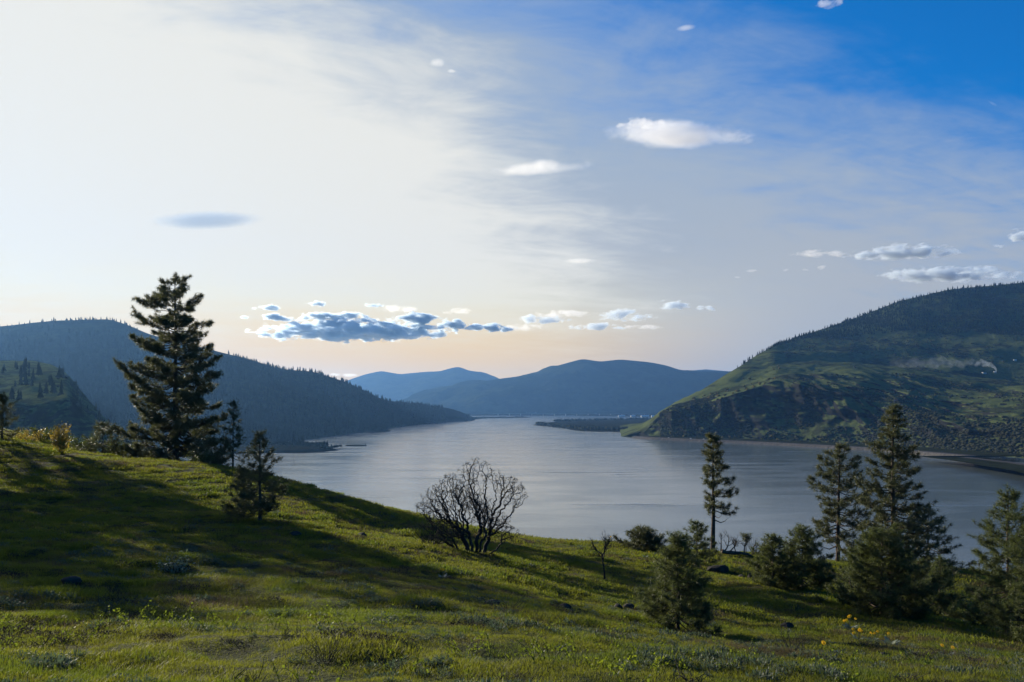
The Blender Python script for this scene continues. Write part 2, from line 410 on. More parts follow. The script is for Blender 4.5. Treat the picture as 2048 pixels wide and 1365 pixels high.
hill_r = Hill('hill', M['h_right'],
    [1240, 1290, 1312, 1330, 1400, 1470, 1550, 1700, 1800, 1900, 2048, 2400, 2700],
    [[(878, 2490), (878, 2400), (879, 2390), (880, 2340), (882, 2280), (884, 2215), (887, 2120), (893, 1960), (898, 1830), (907, 1640), (918, 1480), (980, 960), (1100, 640)],
     [(875, 2500), (868, 2440), (850, 2430), (826, 2420), (812, 2370), (792, 2330), (766, 2260), (790, 2110), (815, 1990), (852, 1800), (862, 1660), (900, 1200), (960, 900)],
     [(874, 2520), (862, 2500), (840, 2490), (822, 2520), (796, 2560), (762, 2660), (728, 3150), (724, 3400), (730, 3400), (738, 3350), (752, 3200), (785, 2500), (800, 2000)],
     [(873, 2560), (856, 2600), (832, 2600), (818, 2640), (783, 2800), (738, 3000), (690, 3750), (641, 4450), (602, 4600), (579, 4700), (566, 4800), (540, 4700), (520, 4500)]],
    600, [90, 80, 80], 26, 260, 5, back=(700, 2400), crest_amp=0.12, gully=95, gl=120)
hill_l = Hill('hill', M['h_left'],
    [-700, 0, 110, 220, 255, 300, 450, 500, 560, 600, 625, 690, 730, 765, 800, 830, 865, 900, 925, 940, 950],
    [[(905, 1670), (903, 1700), (902, 1725), (900, 1765), (899, 1785), (897, 1830), (891, 1970), (888, 2050), (886, 2100), (882, 2230), (880, 2290), (870, 2700), (864, 3010), (861, 3200), (854, 3750), (851, 4040), (848, 4390), (844, 4950), (842, 5300), (842, 5300), (842, 5350)],
     [(800, 2500), (790, 2600), (788, 2600), (788, 2600), (790, 2600), (795, 2600), (805, 2600), (810, 2600), (815, 2700), (815, 2800), (815, 2850), (822, 3150), (828, 3500), (832, 3700), (836, 4200), (834, 4350), (834, 4650), (834, 5100), (836, 5350), (838, 5360), (841, 5380)],
     [(668, 3600), (654, 3800), (642, 3800), (639, 3750), (650, 3700), (669, 3650), (707, 3600), (719, 3650), (739, 3700), (742, 3700), (743, 3700), (764, 3800), (782, 3900), (799, 4000), (806, 4400), (809, 4550), (813, 4850), (817, 5150), (825, 5400), (835, 5450), (841, 5450)]],
    420, [70, 80], 45, 420, 9, back=(700, 2600), crest_amp=0.08)
hill_b = Hill('terrace', M['h_bench'],
    [-600, -200, 0, 60, 105, 135, 165, 205, 250, 300, 360, 420],
    [[(940, 820), (935, 820), (930, 820), (930, 820), (930, 820), (930, 820), (930, 830), (932, 840), (935, 860), (940, 880), (945, 900), (950, 910)],
     [(812, 900), (812, 900), (814, 900), (811, 900), (806, 905), (793, 915), (828, 920), (856, 930), (885, 940), (905, 960), (925, 980), (945, 1000)],
     [(716, 1700), (720, 1700), (722, 1700), (722, 1650), (730, 1520), (748, 1400), (786, 1230), (832, 1120), (872, 1060), (900, 1040), (920, 1050), (942, 1060)]],
    260, [40, 70], 9, 70, 13, back=(300, 250), crest_amp=0.15, gully=14, gl=40)
far_a = Hill('mountain', M['h_far'],
    [560, 640, 690, 730, 762, 800, 850, 880, 905, 918, 938, 970, 993, 1050, 1120, 1300],
    [[(826, 12500)] * 16,
     [(815, 15000), (792, 15000), (763, 15200), (749, 15300), (742, 15300), (749, 15300), (744, 15300), (743, 15300), (736, 15300), (734, 15300), (742, 15300), (746, 15300), (756, 15200), (780, 15000), (790, 15000), (812, 15000)]],
    200, [60], 170, 1300, 31, back=(700, 1500), crest_amp=0.05)
far_c = Hill('mountain', M['h_far'], [1250, 1340, 1385, 1412, 1445, 1500, 1700],
    [[(824, 14000)] * 7, [(770, 16500), (746, 16500), (741, 16500), (739, 16500), (742, 16500), (747, 16500), (760, 16500)]],
    100, [30], 80, 1500, 33, back=(700, 1500), crest_amp=0.08)
far_b = Hill('mountain', M['h_far'],
    [700, 800, 850, 900, 950, 1000, 1040, 1080, 1100, 1140, 1165, 1200, 1240, 1300, 1335, 1360, 1400, 1460, 1600, 1900],
    [[(829.5, 9300)] * 20,
     [(822, 9800), (815, 9800), (806, 9800), (803, 9800), (800, 9800), (798, 9800), (795, 9800), (794, 9800), (792, 9800), (790, 9800), (790, 9800), (790, 9800), (788, 9800), (788, 9800), (790, 9800), (795, 9800), (797, 9800), (797, 9800), (797, 9800), (797, 9800)],
     [(815, 10600), (802, 10800), (784, 11000), (774, 11000), (766, 11000), (758, 11000), (753, 11000), (746, 11000), (736, 11000), (725, 11000), (718, 11000), (724, 11000), (719, 11000), (725, 11000), (732, 11000), (741, 11000), (743, 11000), (743, 11000), (743, 11000), (746, 11000)]],
    300, [40, 80], 170, 900, 37, back=(700, 1300), crest_amp=0.04)

# ------------------------------------------------------------------ woods on the far hills
def conifer_proto(seed, tiers=4, n=6):
    rs = np.random.RandomState(seed); v = []; t = []
    for k in range(tiers):
        z0 = 0.08 + 0.84 * k / tiers; z1 = min(1.0, z0 + 1.5 / tiers); r = 0.19 * (1 - k / tiers) ** 0.8 + 0.02
        b = len(v)
        for i in range(n):
            a = 2 * np.pi * (i + 0.5 * (k % 2)) / n; rr = r * rs.uniform(0.65, 1.2)
            v.append((rr * np.cos(a), rr * np.sin(a), z0 + rs.uniform(-.03, .03)))
        v.append((rs.uniform(-.01, .01), rs.uniform(-.01, .01), z1))
        for i in range(n): t.append((b + i, b + (i + 1) % n, b + n))
    return np.array(v), np.array(t)
def scrub_proto(seed):
    bm = bmesh.new(); bmesh.ops.create_icosphere(bm, subdivisions=1, radius=0.5); rs = np.random.RandomState(seed)
    v = np.array([q.co[:] for q in bm.verts]) * rs.uniform(0.6, 1.25, (len(bm.verts), 1)); v[:, 2] = v[:, 2] * 0.9 + 0.35
    t = np.array([[q.index for q in f.verts] for f in bm.faces]); bm.free(); return v, t
CON = [conifer_proto(k, 3 + k % 3, 5 + k % 2) for k in range(5)]; SCR = [scrub_proto(k) for k in range(4)]

def wood(name, pts, hts, protos, material, seed, spread=1.0):
    rs = np.random.RandomState(seed); g = Geo(); pick = rs.randint(0, len(protos), len(pts))
    for k, (v, t) in enumerate(protos):
        q = np.where(pick == k)[0]
        if not len(q): continue
        a = rs.uniform(0, 6.28, len(q)); ca, sa = np.cos(a)[:, None], np.sin(a)[:, None]
        w = (hts[q] * rs.uniform(0.8, 1.25, len(q)) * spread)[:, None]
        x = (v[None, :, 0] * ca - v[None, :, 1] * sa) * w + pts[q, 0:1]; y = (v[None, :, 0] * sa + v[None, :, 1] * ca) * w + pts[q, 1:2]
        z = v[None, :, 2] * hts[q][:, None] + pts[q, 2:3] - 0.05 * hts[q][:, None]
        g.add(np.stack([x, y, z], -1), (t[None] + (np.arange(len(q)) * len(v))[:, None, None]).reshape(-1, 3))
    return tag(g.obj(name, material), kind='stuff')

M['far_conifer'] = plain_mat('far_conifer', col(.008, .014, .007), col(.016, .024, .011), 0.02, 1.0, 0, spec=0.0)
M['scrub'] = plain_mat('bare_oak_scrub', col(.034, .036, .024), col(.046, .050, .029), 0.012, 1.0, spec=0.0)
M['scrub_gold'] = plain_mat('spring_scrub', col(.075, .062, .018), col(.10, .08, .02), 0.05, 0.95, spec=0.05)

rs = np.random.RandomState(4)
# wooded left hill
q = rs.uniform(-350, 945, 15000); w_ = rs.uniform(0.03, 2.0, 15000); pt = hill_l.at(q, w_)
keep = fbm(pt[:, 0] / 330, pt[:, 1] / 330, 61, 3) > -0.45
keep &= ~((w_ > 1.7) & (q < 130) & (rs.rand(len(q)) < 0.7)); pt = pt[keep]
tag(wood('forest', pt, rs.uniform(11, 26, len(pt)), CON, M['far_conifer'], 1), 'dark conifer forest over the shaded hill behind the tall pine')
# right hill: conifers high up, scrub in the middle, bright bushes on the cliffs
q = rs.uniform(1480, 2450, 15000); w_ = rs.uniform(2.0, 3.0, 15000); pt = hill_r.at(q, w_)
lim = np.interp(q, [1480, 1600, 1700, 1850, 2050, 2450], [3.0, 2.85, 2.55, 2.42, 2.3, 2.3]); k = fbm(pt[:, 0] / 260, pt[:, 1] / 260, 71, 4)
kp = (w_ > lim + 0.1 * k) & (k > -0.38); pc = pt[kp]
tag(wood('forest', pc, rs.uniform(8, 20, len(pc)), CON, M['far_conifer'], 2), 'dark conifer forest on the upper slope of the cliff hill')
q = rs.uniform(1320, 2450, 26000); w_ = rs.uniform(0.03, 3.0, 26000); pt = hill_r.at(q, w_); k = fbm(pt[:, 0] / 190, pt[:, 1] / 190, 81, 4)
kp = ((w_ > np.interp(q, [1570, 1950, 2050], [2.14, 2.08, 1.9])) & (k > -0.28) & (q > 1570)) | ((w_ < 1.1) & (k > -0.2) & (q > 1740)) | ((w_ < 1.8) & (k > 0.12) & (q > 1780)) | ((w_ < 1.0) & (k > 0.12)) | ((w_ < 0.45) & (k > -0.25)) | ((w_ > 1.0) & (w_ < 2.12) & (k > 0.42)) | ((w_ < 0.75) & (q > 1740) & (k > -0.6))
pc = pt[kp]
tag(wood('scrub', pc, rs.uniform(2, 7, len(pc)), SCR, M['scrub'], 3, 1.6), 'grey leafless oak scrub over the middle of the cliff hill')
q = np.concatenate([rs.uniform(1380, 1560, 60), rs.uniform(1320, 2000, 40)]); w_ = np.concatenate([rs.uniform(1.0, 2.0, 60), rs.uniform(0.02, 0.1, 40)]); pt = hill_r.at(q, w_)
tag(wood('bushes', pt, rs.uniform(4, 10, len(pt)), SCR, M['scrub_gold'], 4, 1.3), 'yellow green spring bushes on the cliff and along its foot')

q = rs.uniform(-60, 330, 700); w_ = rs.uniform(0.1, 2.0, 700); pt = hill_b.at(q, w_); k = fbm(pt[:, 0] / 60, pt[:, 1] / 60, 95, 3)
kp = (k > .05) & ((q > 110) | (w_ < 1.0)); tag(wood('scrub', pt[kp], rs.uniform(2, 7, kp.sum()), SCR, M['scrub'], 12, 1.2), 'dark scrub over the steep flank of the terrace')

def far_tree(p, h, proto, label, group, name='conifer', material='far_conifer', me={}):
    key = (proto, material)
    if key not in me:
        v, t = CON[proto]; g = Geo(); g.add(v, t); g.tube([(0, 0, -0.06), (0, 0, 0.3)], [0.022, 0.016], 5)
        me[key] = g.mesh(name, M[material])
    o = bpy.data.objects.new(name, me[key]); C.objects.link(o)
    o.location = p; o.scale = (h * rs.uniform(.75, 1.3), h * rs.uniform(.75, 1.3), h); o.rotation_euler = (0, 0, rs.uniform(0, 6.28))
    return tag(o, label, 'conifer', group)

q = np.concatenate([rs.uniform(1590, 2047, 105), rs.uniform(1880, 2047, 20), [1475, 1484, 1568]])
for p_, h_ in zip(hill_r.at(q, rs.uniform(2.93, 3.02, len(q))), rs.uniform(10, 26, len(q)) ** 1.0):
    far_tree(p_, h_, rs.randint(5), 'small dark conifer standing on the skyline of the cliff hill', 'conifers along the cliff hill skyline')
q = np.concatenate([rs.uniform(128, 280, 60), rs.uniform(280, 700, 60)])
for p_, h_ in zip(hill_l.at(q, rs.uniform(1.95, 2.01, len(q))), rs.uniform(9, 22, len(q))):
    far_tree(p_, h_, rs.randint(5), 'small dark conifer standing on the skyline of the shaded wooded hill', 'conifers along the wooded hill skyline')
q = np.concatenate([rs.uniform(-60, 128, 55), rs.uniform(150, 300, 30)])
for p_, h_ in zip(hill_b.at(q, np.concatenate([rs.uniform(1.0, 1.75, 55), rs.uniform(1.0, 2.0, 30)])), np.concatenate([rs.uniform(12, 24, 55), rs.uniform(8, 14, 30)])):
    far_tree(p_, h_, rs.randint(5), 'dark conifer on the sunlit grassy terrace', 'conifers on the sunlit terrace')

# ------------------------------------------------------------------ banks, delta, islands, bridge, road
def shore_strip():
    pts = [(1262, 876.5), (1300, 879.5), (1380, 883), (1480, 887.5), (1560, 891.5), (1640, 896), (1760, 903), (1850, 912), (1950, 923), (2048, 935), (2200, 958), (2400, 1000)]
    px = np.linspace(1262, 2400, 260); py = np.interp(px, [a for a, _ in pts], [c for _, c in pts])
    D = H * F / (py - HOR); X = (px - 1024) / F * D
    path = np.stack([X, D], -1); tg = norm(np.gradient(path, axis=0)); nrm = np.stack([-tg[:, 1], tg[:, 0]], -1)
    nrm *= np.sign(nrm[:, 1:2])
    wob = 1.2 * fbm(px / 3.0, px * 0, 91, 3); fz = np.interp(px, [1262, 1750, 1900, 2400], [1, 1, 1.25, 1.25])
    def sheet(prof, name, m):
        g = Geo(); rows = []
        for off, z, wv in prof: rows.append(np.stack([path[:, 0] + nrm[:, 0] * (off + wob * wv), path[:, 1] + nrm[:, 1] * (off + wob * wv), z * fz], -1))
        g.add(np.concatenate(rows), None, grid_faces(len(prof), len(px))); return tag(g.obj(name, m, smooth=False), kind='structure')
    mr_ = plain_mat('riprap', col(.055, .051, .046), col(.12, .11, .10), 0.25, 1.0, 1.0, 0.4, 2.0, spec=0.0)
    sheet([(-2, -1, 1), (2, 2.2, 1.5), (5, 4.2, 1.2), (9, 6, 0.6), (12, 6.2, 0), (30, 6.2, 0)], 'embankment', mr_)
    sheet([(29.9, 6.15, 0), (60, 6.5, 0), (110, 8, 0)], 'verge', plain_mat('verge_scrub', col(.012, .014, .008), col(.026, .03, .013), 0.04, 1.0, spec=0.0))
    ma = plain_mat('asphalt', col(.05, .049, .047), col(.07, .068, .066), 0.1, 0.95, spec=0.0)
    sheet([(15, 6.3, 0), (27, 6.3, 0)], 'road', ma)
    return path, nrm
shore, shore_n = shore_strip()

def low_land(name, poly, hgt, material, seed, n=46):
    """a low island or spit: outline in plan, bank all round, uneven top"""
    poly = np.array(poly, float); m = len(poly); per = []
    for i in range(m):
        for t in np.linspace(0, 1, 8, endpoint=False): per.append(poly[i] * (1 - t) + poly[(i + 1) % m] * t)
    per = np.array(per); cen = per.mean(0); g = Geo(); rows = []
    L = np.linalg.norm(poly.max(0) - poly.min(0))
    for f, z in ((1.0, -2.0), (0.985, 0.3), (0.95, hgt * 0.55), (0.8, hgt * 0.85), (0.5, hgt), (0.2, hgt * 1.1), (0.0, hgt * 1.1)):
        q_ = cen + (per - cen) * f; q_ = q_ + 0.02 * L * np.stack([fbm(q_[:, 0] / L * 9, q_[:, 1] / L * 9, seed), fbm(q_[:, 0] / L * 9, q_[:, 1] / L * 9, seed + 5)], -1) * (f > 0)
        rows.append(np.concatenate([q_, (z + 0.3 * hgt * fbm(q_[:, 0] / L * 12, q_[:, 1] / L * 12, seed + 9) * (0 < f < 0.97))[:, None] + 0 * q_[:, :1]], -1))
    nr, nc = len(rows), len(per); i = np.arange(nr - 1)[:, None] * nc; j = np.arange(nc)[None]; j2 = (j + 1) % nc
    g.add(np.concatenate(rows), None, np.stack([i + j, i + j2, i + nc + j2, i + nc + j], -1).reshape(-1, 4))
    return tag(g.obj(name, material, smooth=True), kind='structure')

def wl(px, py): D = H * F / (py - HOR); return ((px - 1024) / F * D, D)   # a point of the water line
M['bank'] = plain_mat('river_bank', col(.010, .012, .007), col(.018, .018, .011), 0.05, 1.0, spec=0.0)
isl = low_land('island', [wl(430, 908), wl(520, 907), wl(600, 906), wl(650, 904), wl(676, 901), wl(660, 896), wl(610, 893.5), wl(560, 892), wl(500, 893), wl(430, 896)], 7, M['bank'], 3)
bar = low_land('sandbar', [wl(690, 892.6), wl(715, 893.2), wl(734, 892.6), wl(732, 890.8), wl(712, 890.2), wl(692, 891)], 1.6, M['bank'], 7)
spit = low_land('spit', [wl(740, 866.5), wl(768, 865.5), wl(782, 862.5), wl(776, 859.8), wl(750, 860)], 4, M['bank'], 9)
delta = low_land('delta', [wl(1058, 850), wl(1120, 856), wl(1170, 862.5), wl(1240, 864.5), wl(1330, 866), wl(1420, 866), wl(1420, 838), wl(1320, 838), wl(1200, 840), wl(1120, 844), wl(1080, 847)], 4, M['bank'], 11)
farspit = low_land('spit', [wl(870, 842.5), wl(930, 841), wl(960, 838.2), wl(1010, 836.2), wl(1062, 836), wl(1055, 834.6), wl(960, 834.6), wl(870, 836)], 4, M['bank'], 15)
far_bank = low_land('river_bank', [wl(800, 832), wl(1000, 831), wl(1240, 831.6), wl(1330, 834.5), wl(1480, 836), wl(1480, 829.6), wl(1100, 829.3), wl(800, 829.3)], 7, M['bank'], 19)

def scatter_poly(pts, n, z, seed, hlo, hhi, name, label, protos=CON, material='far_conifer', spread=1.0):
    r_ = np.random.RandomState(seed); pl = np.array(pts); k = r_.randint(0, len(pl) - 1, n); t = r_.rand(n)[:, None]
    q_ = pl[k] * (1 - t) + pl[k + 1] * t; q_[:, 1] *= 1 + r_.uniform(0.002, 0.05, n); p3 = np.concatenate([q_, np.full((n, 1), z)], -1)
    return tag(wood(name, p3, r_.uniform(hlo, hhi, n), protos, M[material], seed, spread), label)
scatter_poly([wl(1075, 850.5), wl(1120, 855.5), wl(1170, 861.5), wl(1240, 863.5), wl(1325, 865)], 420, 2.5, 5, 8, 22, 'woodland', 'bare riverside woodland on the low delta beside the cliff', SCR + CON[:1], 'scrub', 0.9)
scatter_poly([wl(1110, 845), wl(1200, 842), wl(1320, 840)], 300, 3, 6, 8, 20, 'woodland', 'dark far woodland at the back of the delta', SCR + CON[:2], 'far_conifer', 1.0)
scatter_poly([wl(880, 841), wl(960, 837.6), wl(1050, 835.6)], 90, 3, 7, 6, 14, 'woodland', 'dark trees on the far low spit beyond the wooded point', SCR + CON[:2], 'far_conifer', 1.2)
scatter_poly([wl(800, 831.2), wl(1000, 830.6), wl(1240, 831), wl(1460, 834)], 400, 5, 8, 10, 22, 'woodland', 'thin dark band of trees on the far bank', SCR + CON[:2], 'far_conifer', 1.5)

scatter_poly([wl(440, 904), wl(520, 904), wl(600, 903), wl(650, 902), wl(668, 900)], 90, 4, 16, 4, 9, 'scrub', 'low dark scrub along the small river island', SCR, 'far_conifer', 1.4)
scatter_poly([wl(430, 898), wl(560, 896), wl(640, 897.5)], 160, 5, 17, 5, 13, 'scrub', 'dark trees and scrub on the back of the small river island', SCR + CON[:1], 'far_conifer', 1.2)
for px_, py_, h_, lab in ((588, 897, 26, 'tallest conifer of the left tree clump on the small river island'), (598, 898, 22, 'second tall conifer in the tree clump on the small river island'),
                          (606, 897, 27, 'conifer at the right edge of the tall clump on the small river island'), (612, 898, 13, 'short conifer just beside the tall clump on the small river island'),
                          (632, 900, 14, 'lone dark conifer midway along the small river island'), (648, 899, 15, 'left conifer of the pair near the tip of the small river island'),
                          (655, 899, 14, 'right conifer of the pair near the tip of the small river island'), (663, 899, 8, 'lowest conifer closest to the tip of the small river island'),
                          (575, 896, 15, 'low conifer before the tall clump on the small river island')):
    x, y = wl(px_, py_); far_tree((x, y, 4.5), h_ * 1.15, rs.randint(5), lab, 'conifers on the river island').scale.xy = (h_ * 1.7, h_ * 1.7)
for px_, h_ in ((722, 5), (731, 7)):
    x, y = wl(px_, 891.5); far_tree((x, y, 1.0), h_, 1, 'small dark bush on the tip of the thin sandbar', 'bushes on the sandbar')
for px_, h_ in ((757, 12), (762, 9), (766, 13), (771, 10), (776, 9)):
    x, y = wl(px_, 862.8); far_tree((x, y, 2.5), h_, rs.randint(5), 'small dark conifer on the wooded spit below the shaded hill', 'conifers on the little spit')

def bridge():
    D = 8300; x0, x1 = P(985, 813, D)[0], P(1300, 813, D)[0]; root = empty('bridge', ((x0 + x1) / 2, D, 0))
    tag(root, 'long low bridge on many piers across the far river', 'bridge')
    w = x1 - x0; g = Geo(); g.box((0, 0, 17.5), (w, 9, 2.6)); g.obj('deck', M['steel'], root)
    g = Geo(); g.box((-w / 2 + 420, 0, 24.0), (90, 8, 10)); g.obj('truss', M['steel'], root)
    for s in (-1, 1):
        g = Geo(); g.box((-w / 2 + 420 + s * 50, 0, 27.0), (7, 10, 22)); g.obj('tower', M['steel'], root)
    me = None
    for k in range(14):
        if me is None:
            g = Geo(); g.box((0, 0, 7.6), (7, 10, 17)); me = g.mesh('pier', M['concrete'])
        o = bpy.data.objects.new('pier', me); C.objects.link(o); o.parent = root; o.location = (-w / 2 + (k + 0.5) * w / 14, 0, 0)
bridge()

M['roof_w'] = plain_mat('pale_metal_roof', col(.55, .56, .56), col(.62, .63, .63), 0.1, 0.5)
M['roof_d'] = plain_mat('dark_shingle_roof', col(.06, .05, .045), col(.09, .075, .065), 0.3, 0.9)
M['wall'] = plain_mat('pale_siding', col(.4, .39, .36), col(.46, .45, .42), 0.2, 0.8)
M['glass'] = plain_mat('window_glass', col(.03, .035, .04), col(.04, .045, .05), 0.2, 0.15, spec=0.5)
def house(p, w, d, h, roof, label, cat='house', name='house', yaw=0.0):
    root = empty(name, p); root.rotation_euler = (0, 0, yaw); tag(root, label, cat)
    g = Geo(); g.box((0, 0, h / 2 - 1), (w, d, h + 2)); g.obj('wall', M['wall'], root)
    g = Geo(); e = 0.6; r = h + 0.28 * d
    v = [(-w / 2 - e, -d / 2 - e, h), (w / 2 + e, -d / 2 - e, h), (w / 2 + e, d / 2 + e, h), (-w / 2 - e, d / 2 + e, h), (-w / 2 - e, 0, r), (w / 2 + e, 0, r)]
    g.add(v, [[0, 4, 3], [1, 2, 5]], [[0, 1, 5, 4], [2, 3, 4, 5], [0, 3, 2, 1]]); g.obj('roof', M[roof], root)
    for k in (-0.3, 0.05, 0.33):
        g = Geo(); g.box((w * k, -d / 2 - 0.03, h * 0.55), (w * 0.12, 0.08, h * 0.4)); g.obj('window', M['glass'], root)
for px_, py_, D, w, lab in ((1243, 834, 7000, 60, 'pale roofed warehouse on the far bank, nearest the bridge'), (1266, 834, 6900, 40, 'small pale warehouse second from the bridge on the far bank'),
                            (1290, 835, 6800, 70, 'long pale warehouse on the far bank between two small ones'), (1308, 835, 6700, 45, 'pale warehouse on the far bank closest to the cliff foot')):
    house((P(px_, py_, D)[0], D, 4), w, 26, 9, 'roof_w', lab, 'warehouse', 'warehouse')
def on_hill(px, row): return hill_r.at(np.array([px]), np.array([row]))[0]
hp = on_hill(1968, 1.97); house(hp, 16, 9, 4, 'roof_d', 'dark roofed farmhouse beside the smoke on the green bench', yaw=0.2)
hp2 = on_hill(1990, 2.0); house(hp2, 9, 6, 3.2, 'roof_w', 'small pale roofed shed right under the smoke', 'shed', 'shed', -0.3)
hp3 = on_hill(2030, 2.12); house(hp3, 12, 8, 4, 'roof_w', 'pale house among trees above the smoking farm')

def car(i, label, dark=False):
    p = shore[i] + shore_n[i] * 21; t = shore[min(i + 1, len(shore) - 1)] - shore[i]
    root = empty('car', (p[0], p[1], 6.3)); root.rotation_euler = (0, 0, math.atan2(t[1], t[0])); tag(root, label, 'car', 'cars on the river road')
    g = Geo(); g.box((0, 0, 0.75), (4.6, 1.8, 0.8)); g.obj('body', M['dark' if dark else 'white'], root)
    g = Geo(); v = [(-1.5, -.8, 1.15), (1.2, -.8, 1.15), (1.2, .8, 1.15), (-1.5, .8, 1.15), (-1.1, -.65, 1.75), (.6, -.65, 1.75), (.6, .65, 1.75), (-1.1, .65, 1.75)]
    g.add(v, None, [[0, 1, 5, 4], [1, 2, 6, 5], [2, 3, 7, 6], [3, 0, 4, 7], [4, 5, 6, 7]]); g.obj('cabin', M['glass'], root)
    for sx in (-1.4, 1.4):
        for sy in (-.85, .85):
            g = Geo(); g.tube([(sx, sy - .1, .36), (sx, sy + .1, .36)], 0.36, 10); g.obj('wheel', M['dark'], root)
for px_, lab in ((1330, 'white car nearest the river bend on the road under the cliff'), (1372, 'white car under the tall basalt cliff face'), (1402, 'white car just left of the lone tall pine'),
                 (1728, 'white car between the two taller pines on the river road'), (1756, 'white car close beside the tallest pine of the cluster on the river road')):
    car(int(np.interp(px_, np.linspace(1262, 2400, 260), np.arange(260))), lab)

# ------------------------------------------------------------------ trees
def tufts(g, P0, AX, nl, nw, n, rs_, spread=0.9):
    """bundles of long needles: P0 tips of twigs, AX their directions"""
    k = len(P0); d = rs_.normal(size=(k, n, 3)); d = norm(AX[:, None, :] * 0.55 + norm(d) * spread)
    L = nl * rs_.uniform(0.65, 1.1, (k, n, 1))
    base = P0[:, None, :] - AX[:, None, :] * nl * rs_.uniform(0, 0.7, (k, n, 1))
    tip = base + d * L; tip[..., 2] -= 0.08 * L[..., 0]
    s = norm(np.cross(d, rs_.normal(size=(k, n, 3)))) * nw
    v = np.stack([base - s, base + s, tip], 2).reshape(-1, 3)
    g.add(v, np.arange(len(v)).reshape(-1, 3))

def pine(px, D, top, label, prof, b0=0.08, nb=60, seed=0, nl=0.2, nw=0.008, nn=20, dens=1.0, rad=None, lean=0.0, young=False, group='pines on the hillside', levels=0, blunt=0, dead=0, up=0.5, twig=1.0, x=None):
    """prof: (height share, reach to the left, reach to the right) in metres"""
    r_ = np.random.RandomState(seed); X = (px - 1024) / F * D if x is None else x; z0 = gz(X, D)
    hh = H + (HOR - top) / F * D - z0
    rad = rad or hh * 0.018; nl = max(nl, 0.0054 * D, 0.22) if x is None else nl; hh -= 0.9 * nl
    tt = [p_[0] for p_ in prof]; pl = [p_[1] for p_ in prof]; pr = [p_[2] for p_ in prof]
    root = empty('pine_tree', (X, D, z0)); tag(root, label, 'pine tree', group)
    gt = Geo(); zz = np.linspace(-0.25, hh * 0.985, 16); f = np.clip(zz / hh, 0, 1)
    wob = np.stack([lean * hh * f ** 1.5 + 0.012 * hh * fbm(f * 3, f * 0 + seed, seed) * f, 0.012 * hh * fbm(f * 3, f * 0 + seed + 9, seed + 3), zz], -1)
    gt.tube(wob, rad * (1 - 0.93 * f) * np.where(f < 0.03, 1.35, 1) + 0.008, 8); gt.obj('trunk', M['bark'], root, True)
    gb = Geo(); gn = Geo(); TP = []; TA = []
    def trunk_at(t): return np.array([np.interp(t * hh, zz, wob[:, 0]), np.interp(t * hh, zz, wob[:, 1]), t * hh])
    ga = r_.rand() * 6.28
    for i in range(nb):
        t = b0 + (0.97 - b0) * max(0.0, (i + r_.uniform(-.35, .35)) / nb) ** 0.95; t = t + 0.35 / nb * math.sin(t * nb * 0.9); t = min(max(t, b0), 0.975)
        az = ga + i * 2.399 + r_.uniform(-.4, .4); ca = math.cos(az)
        if levels:                            # branches gather in pads with gaps between them
            o8 = (int((az % 6.283) / 1.05) * 0.377 + seed * .13) % 1; f_ = t * levels + o8; t = min(max(t + 0.45 * (round(f_) - f_) / levels, b0), .975)
        if i >= nb - blunt: t = r_.uniform(.90, .975)
        eL, eR = np.interp(t, tt, pl), np.interp(t, tt, pr)
        ext = (eL + eR) / 2 + (eR - eL) / 2 * ca
        Rr = max(0.12, 1.12 * ext * (1 - 0.45 * r_.rand() ** 2) * (0.58 + 0.70 * float(vnoise(np.array(az % 6.283 * 0.9 + seed), np.array(t * 8.0), seed))))
        rise = (0.75 * t - 0.27) * up * 1.25 + r_.uniform(-.14, .14)
        if i >= nb - blunt: rise = r_.uniform(.05, .45); Rr = min(Rr, .085 * hh) * r_.uniform(.55, .95)
        s = np.linspace(0, 1, 6); side = r_.uniform(-.16, .16)
        o = trunk_at(t); out = np.array([ca, math.sin(az), 0]); sd = np.array([-math.sin(az), ca, 0])
        zc = Rr * (rise * s - 0.20 * np.sin(np.pi * s) * (1 - t) + 0.15 * s ** 3)
        pts = o + out * (Rr * s)[:, None] + sd * (Rr * side * np.sin(s * 2.6) + Rr * .03 * r_.normal(size=6))[:, None] + np.array([0, 0, 1]) * (zc + .035 * Rr * r_.normal(size=6) * (s > .1))[:, None]
        br = max(0.010, rad * 0.30 * (1 - t) + 0.006 * Rr)
        gb.tube(pts, br * (1 - 0.8 * s), 4, False)
        if i < dead: continue
        # twigs carrying the needle bundles
        nt = max(4, int(Rr / (0.62 * nl) * dens)); ss = np.sort(1 - (1 - (0.28 if Rr > .6 else .05)) * r_.rand(nt) ** 1.25) ; ss[-1] = 1
        bx = np.stack([np.interp(ss, s, pts[:, c_]) for c_ in range(3)], -1)
        sg = np.where(np.arange(nt) % 2 == 0, 1, -1) * r_.uniform(0.3, 1.1, nt); sg[-1] = 0
        dr = norm(out[None] * r_.uniform(0.35, 1, (nt, 1)) + sd[None] * sg[:, None] + np.array([0, 0, 1]) * r_.uniform(-0.05, 1.15, (nt, 1)))
        ln = twig * (0.13 + 0.30 * Rr * (1.15 - ss)) * r_.uniform(0.6, 1.25, nt); ln = np.minimum(ln, 1.1)
        tip = bx + dr * ln[:, None]
        for a_, b_ in zip(bx, tip): gb.tube([a_, b_], [0.012 + 0.1 * br, 0.005], 3, False)
        TP.append(tip); TA.append(dr)
        kk = ln > 0.22
        if kk.any():
            for fr_ in (0.45, 0.72):
                m_ = bx[kk] + dr[kk] * (ln[kk] * fr_)[:, None] + r_.normal(size=(kk.sum(), 3)) * 0.06
                TP.append(m_); TA.append(norm(dr[kk] + r_.normal(size=(kk.sum(), 3)) * 0.6 + np.array([0, 0, .3])))
    topk = 9 if hh > 5 else 5
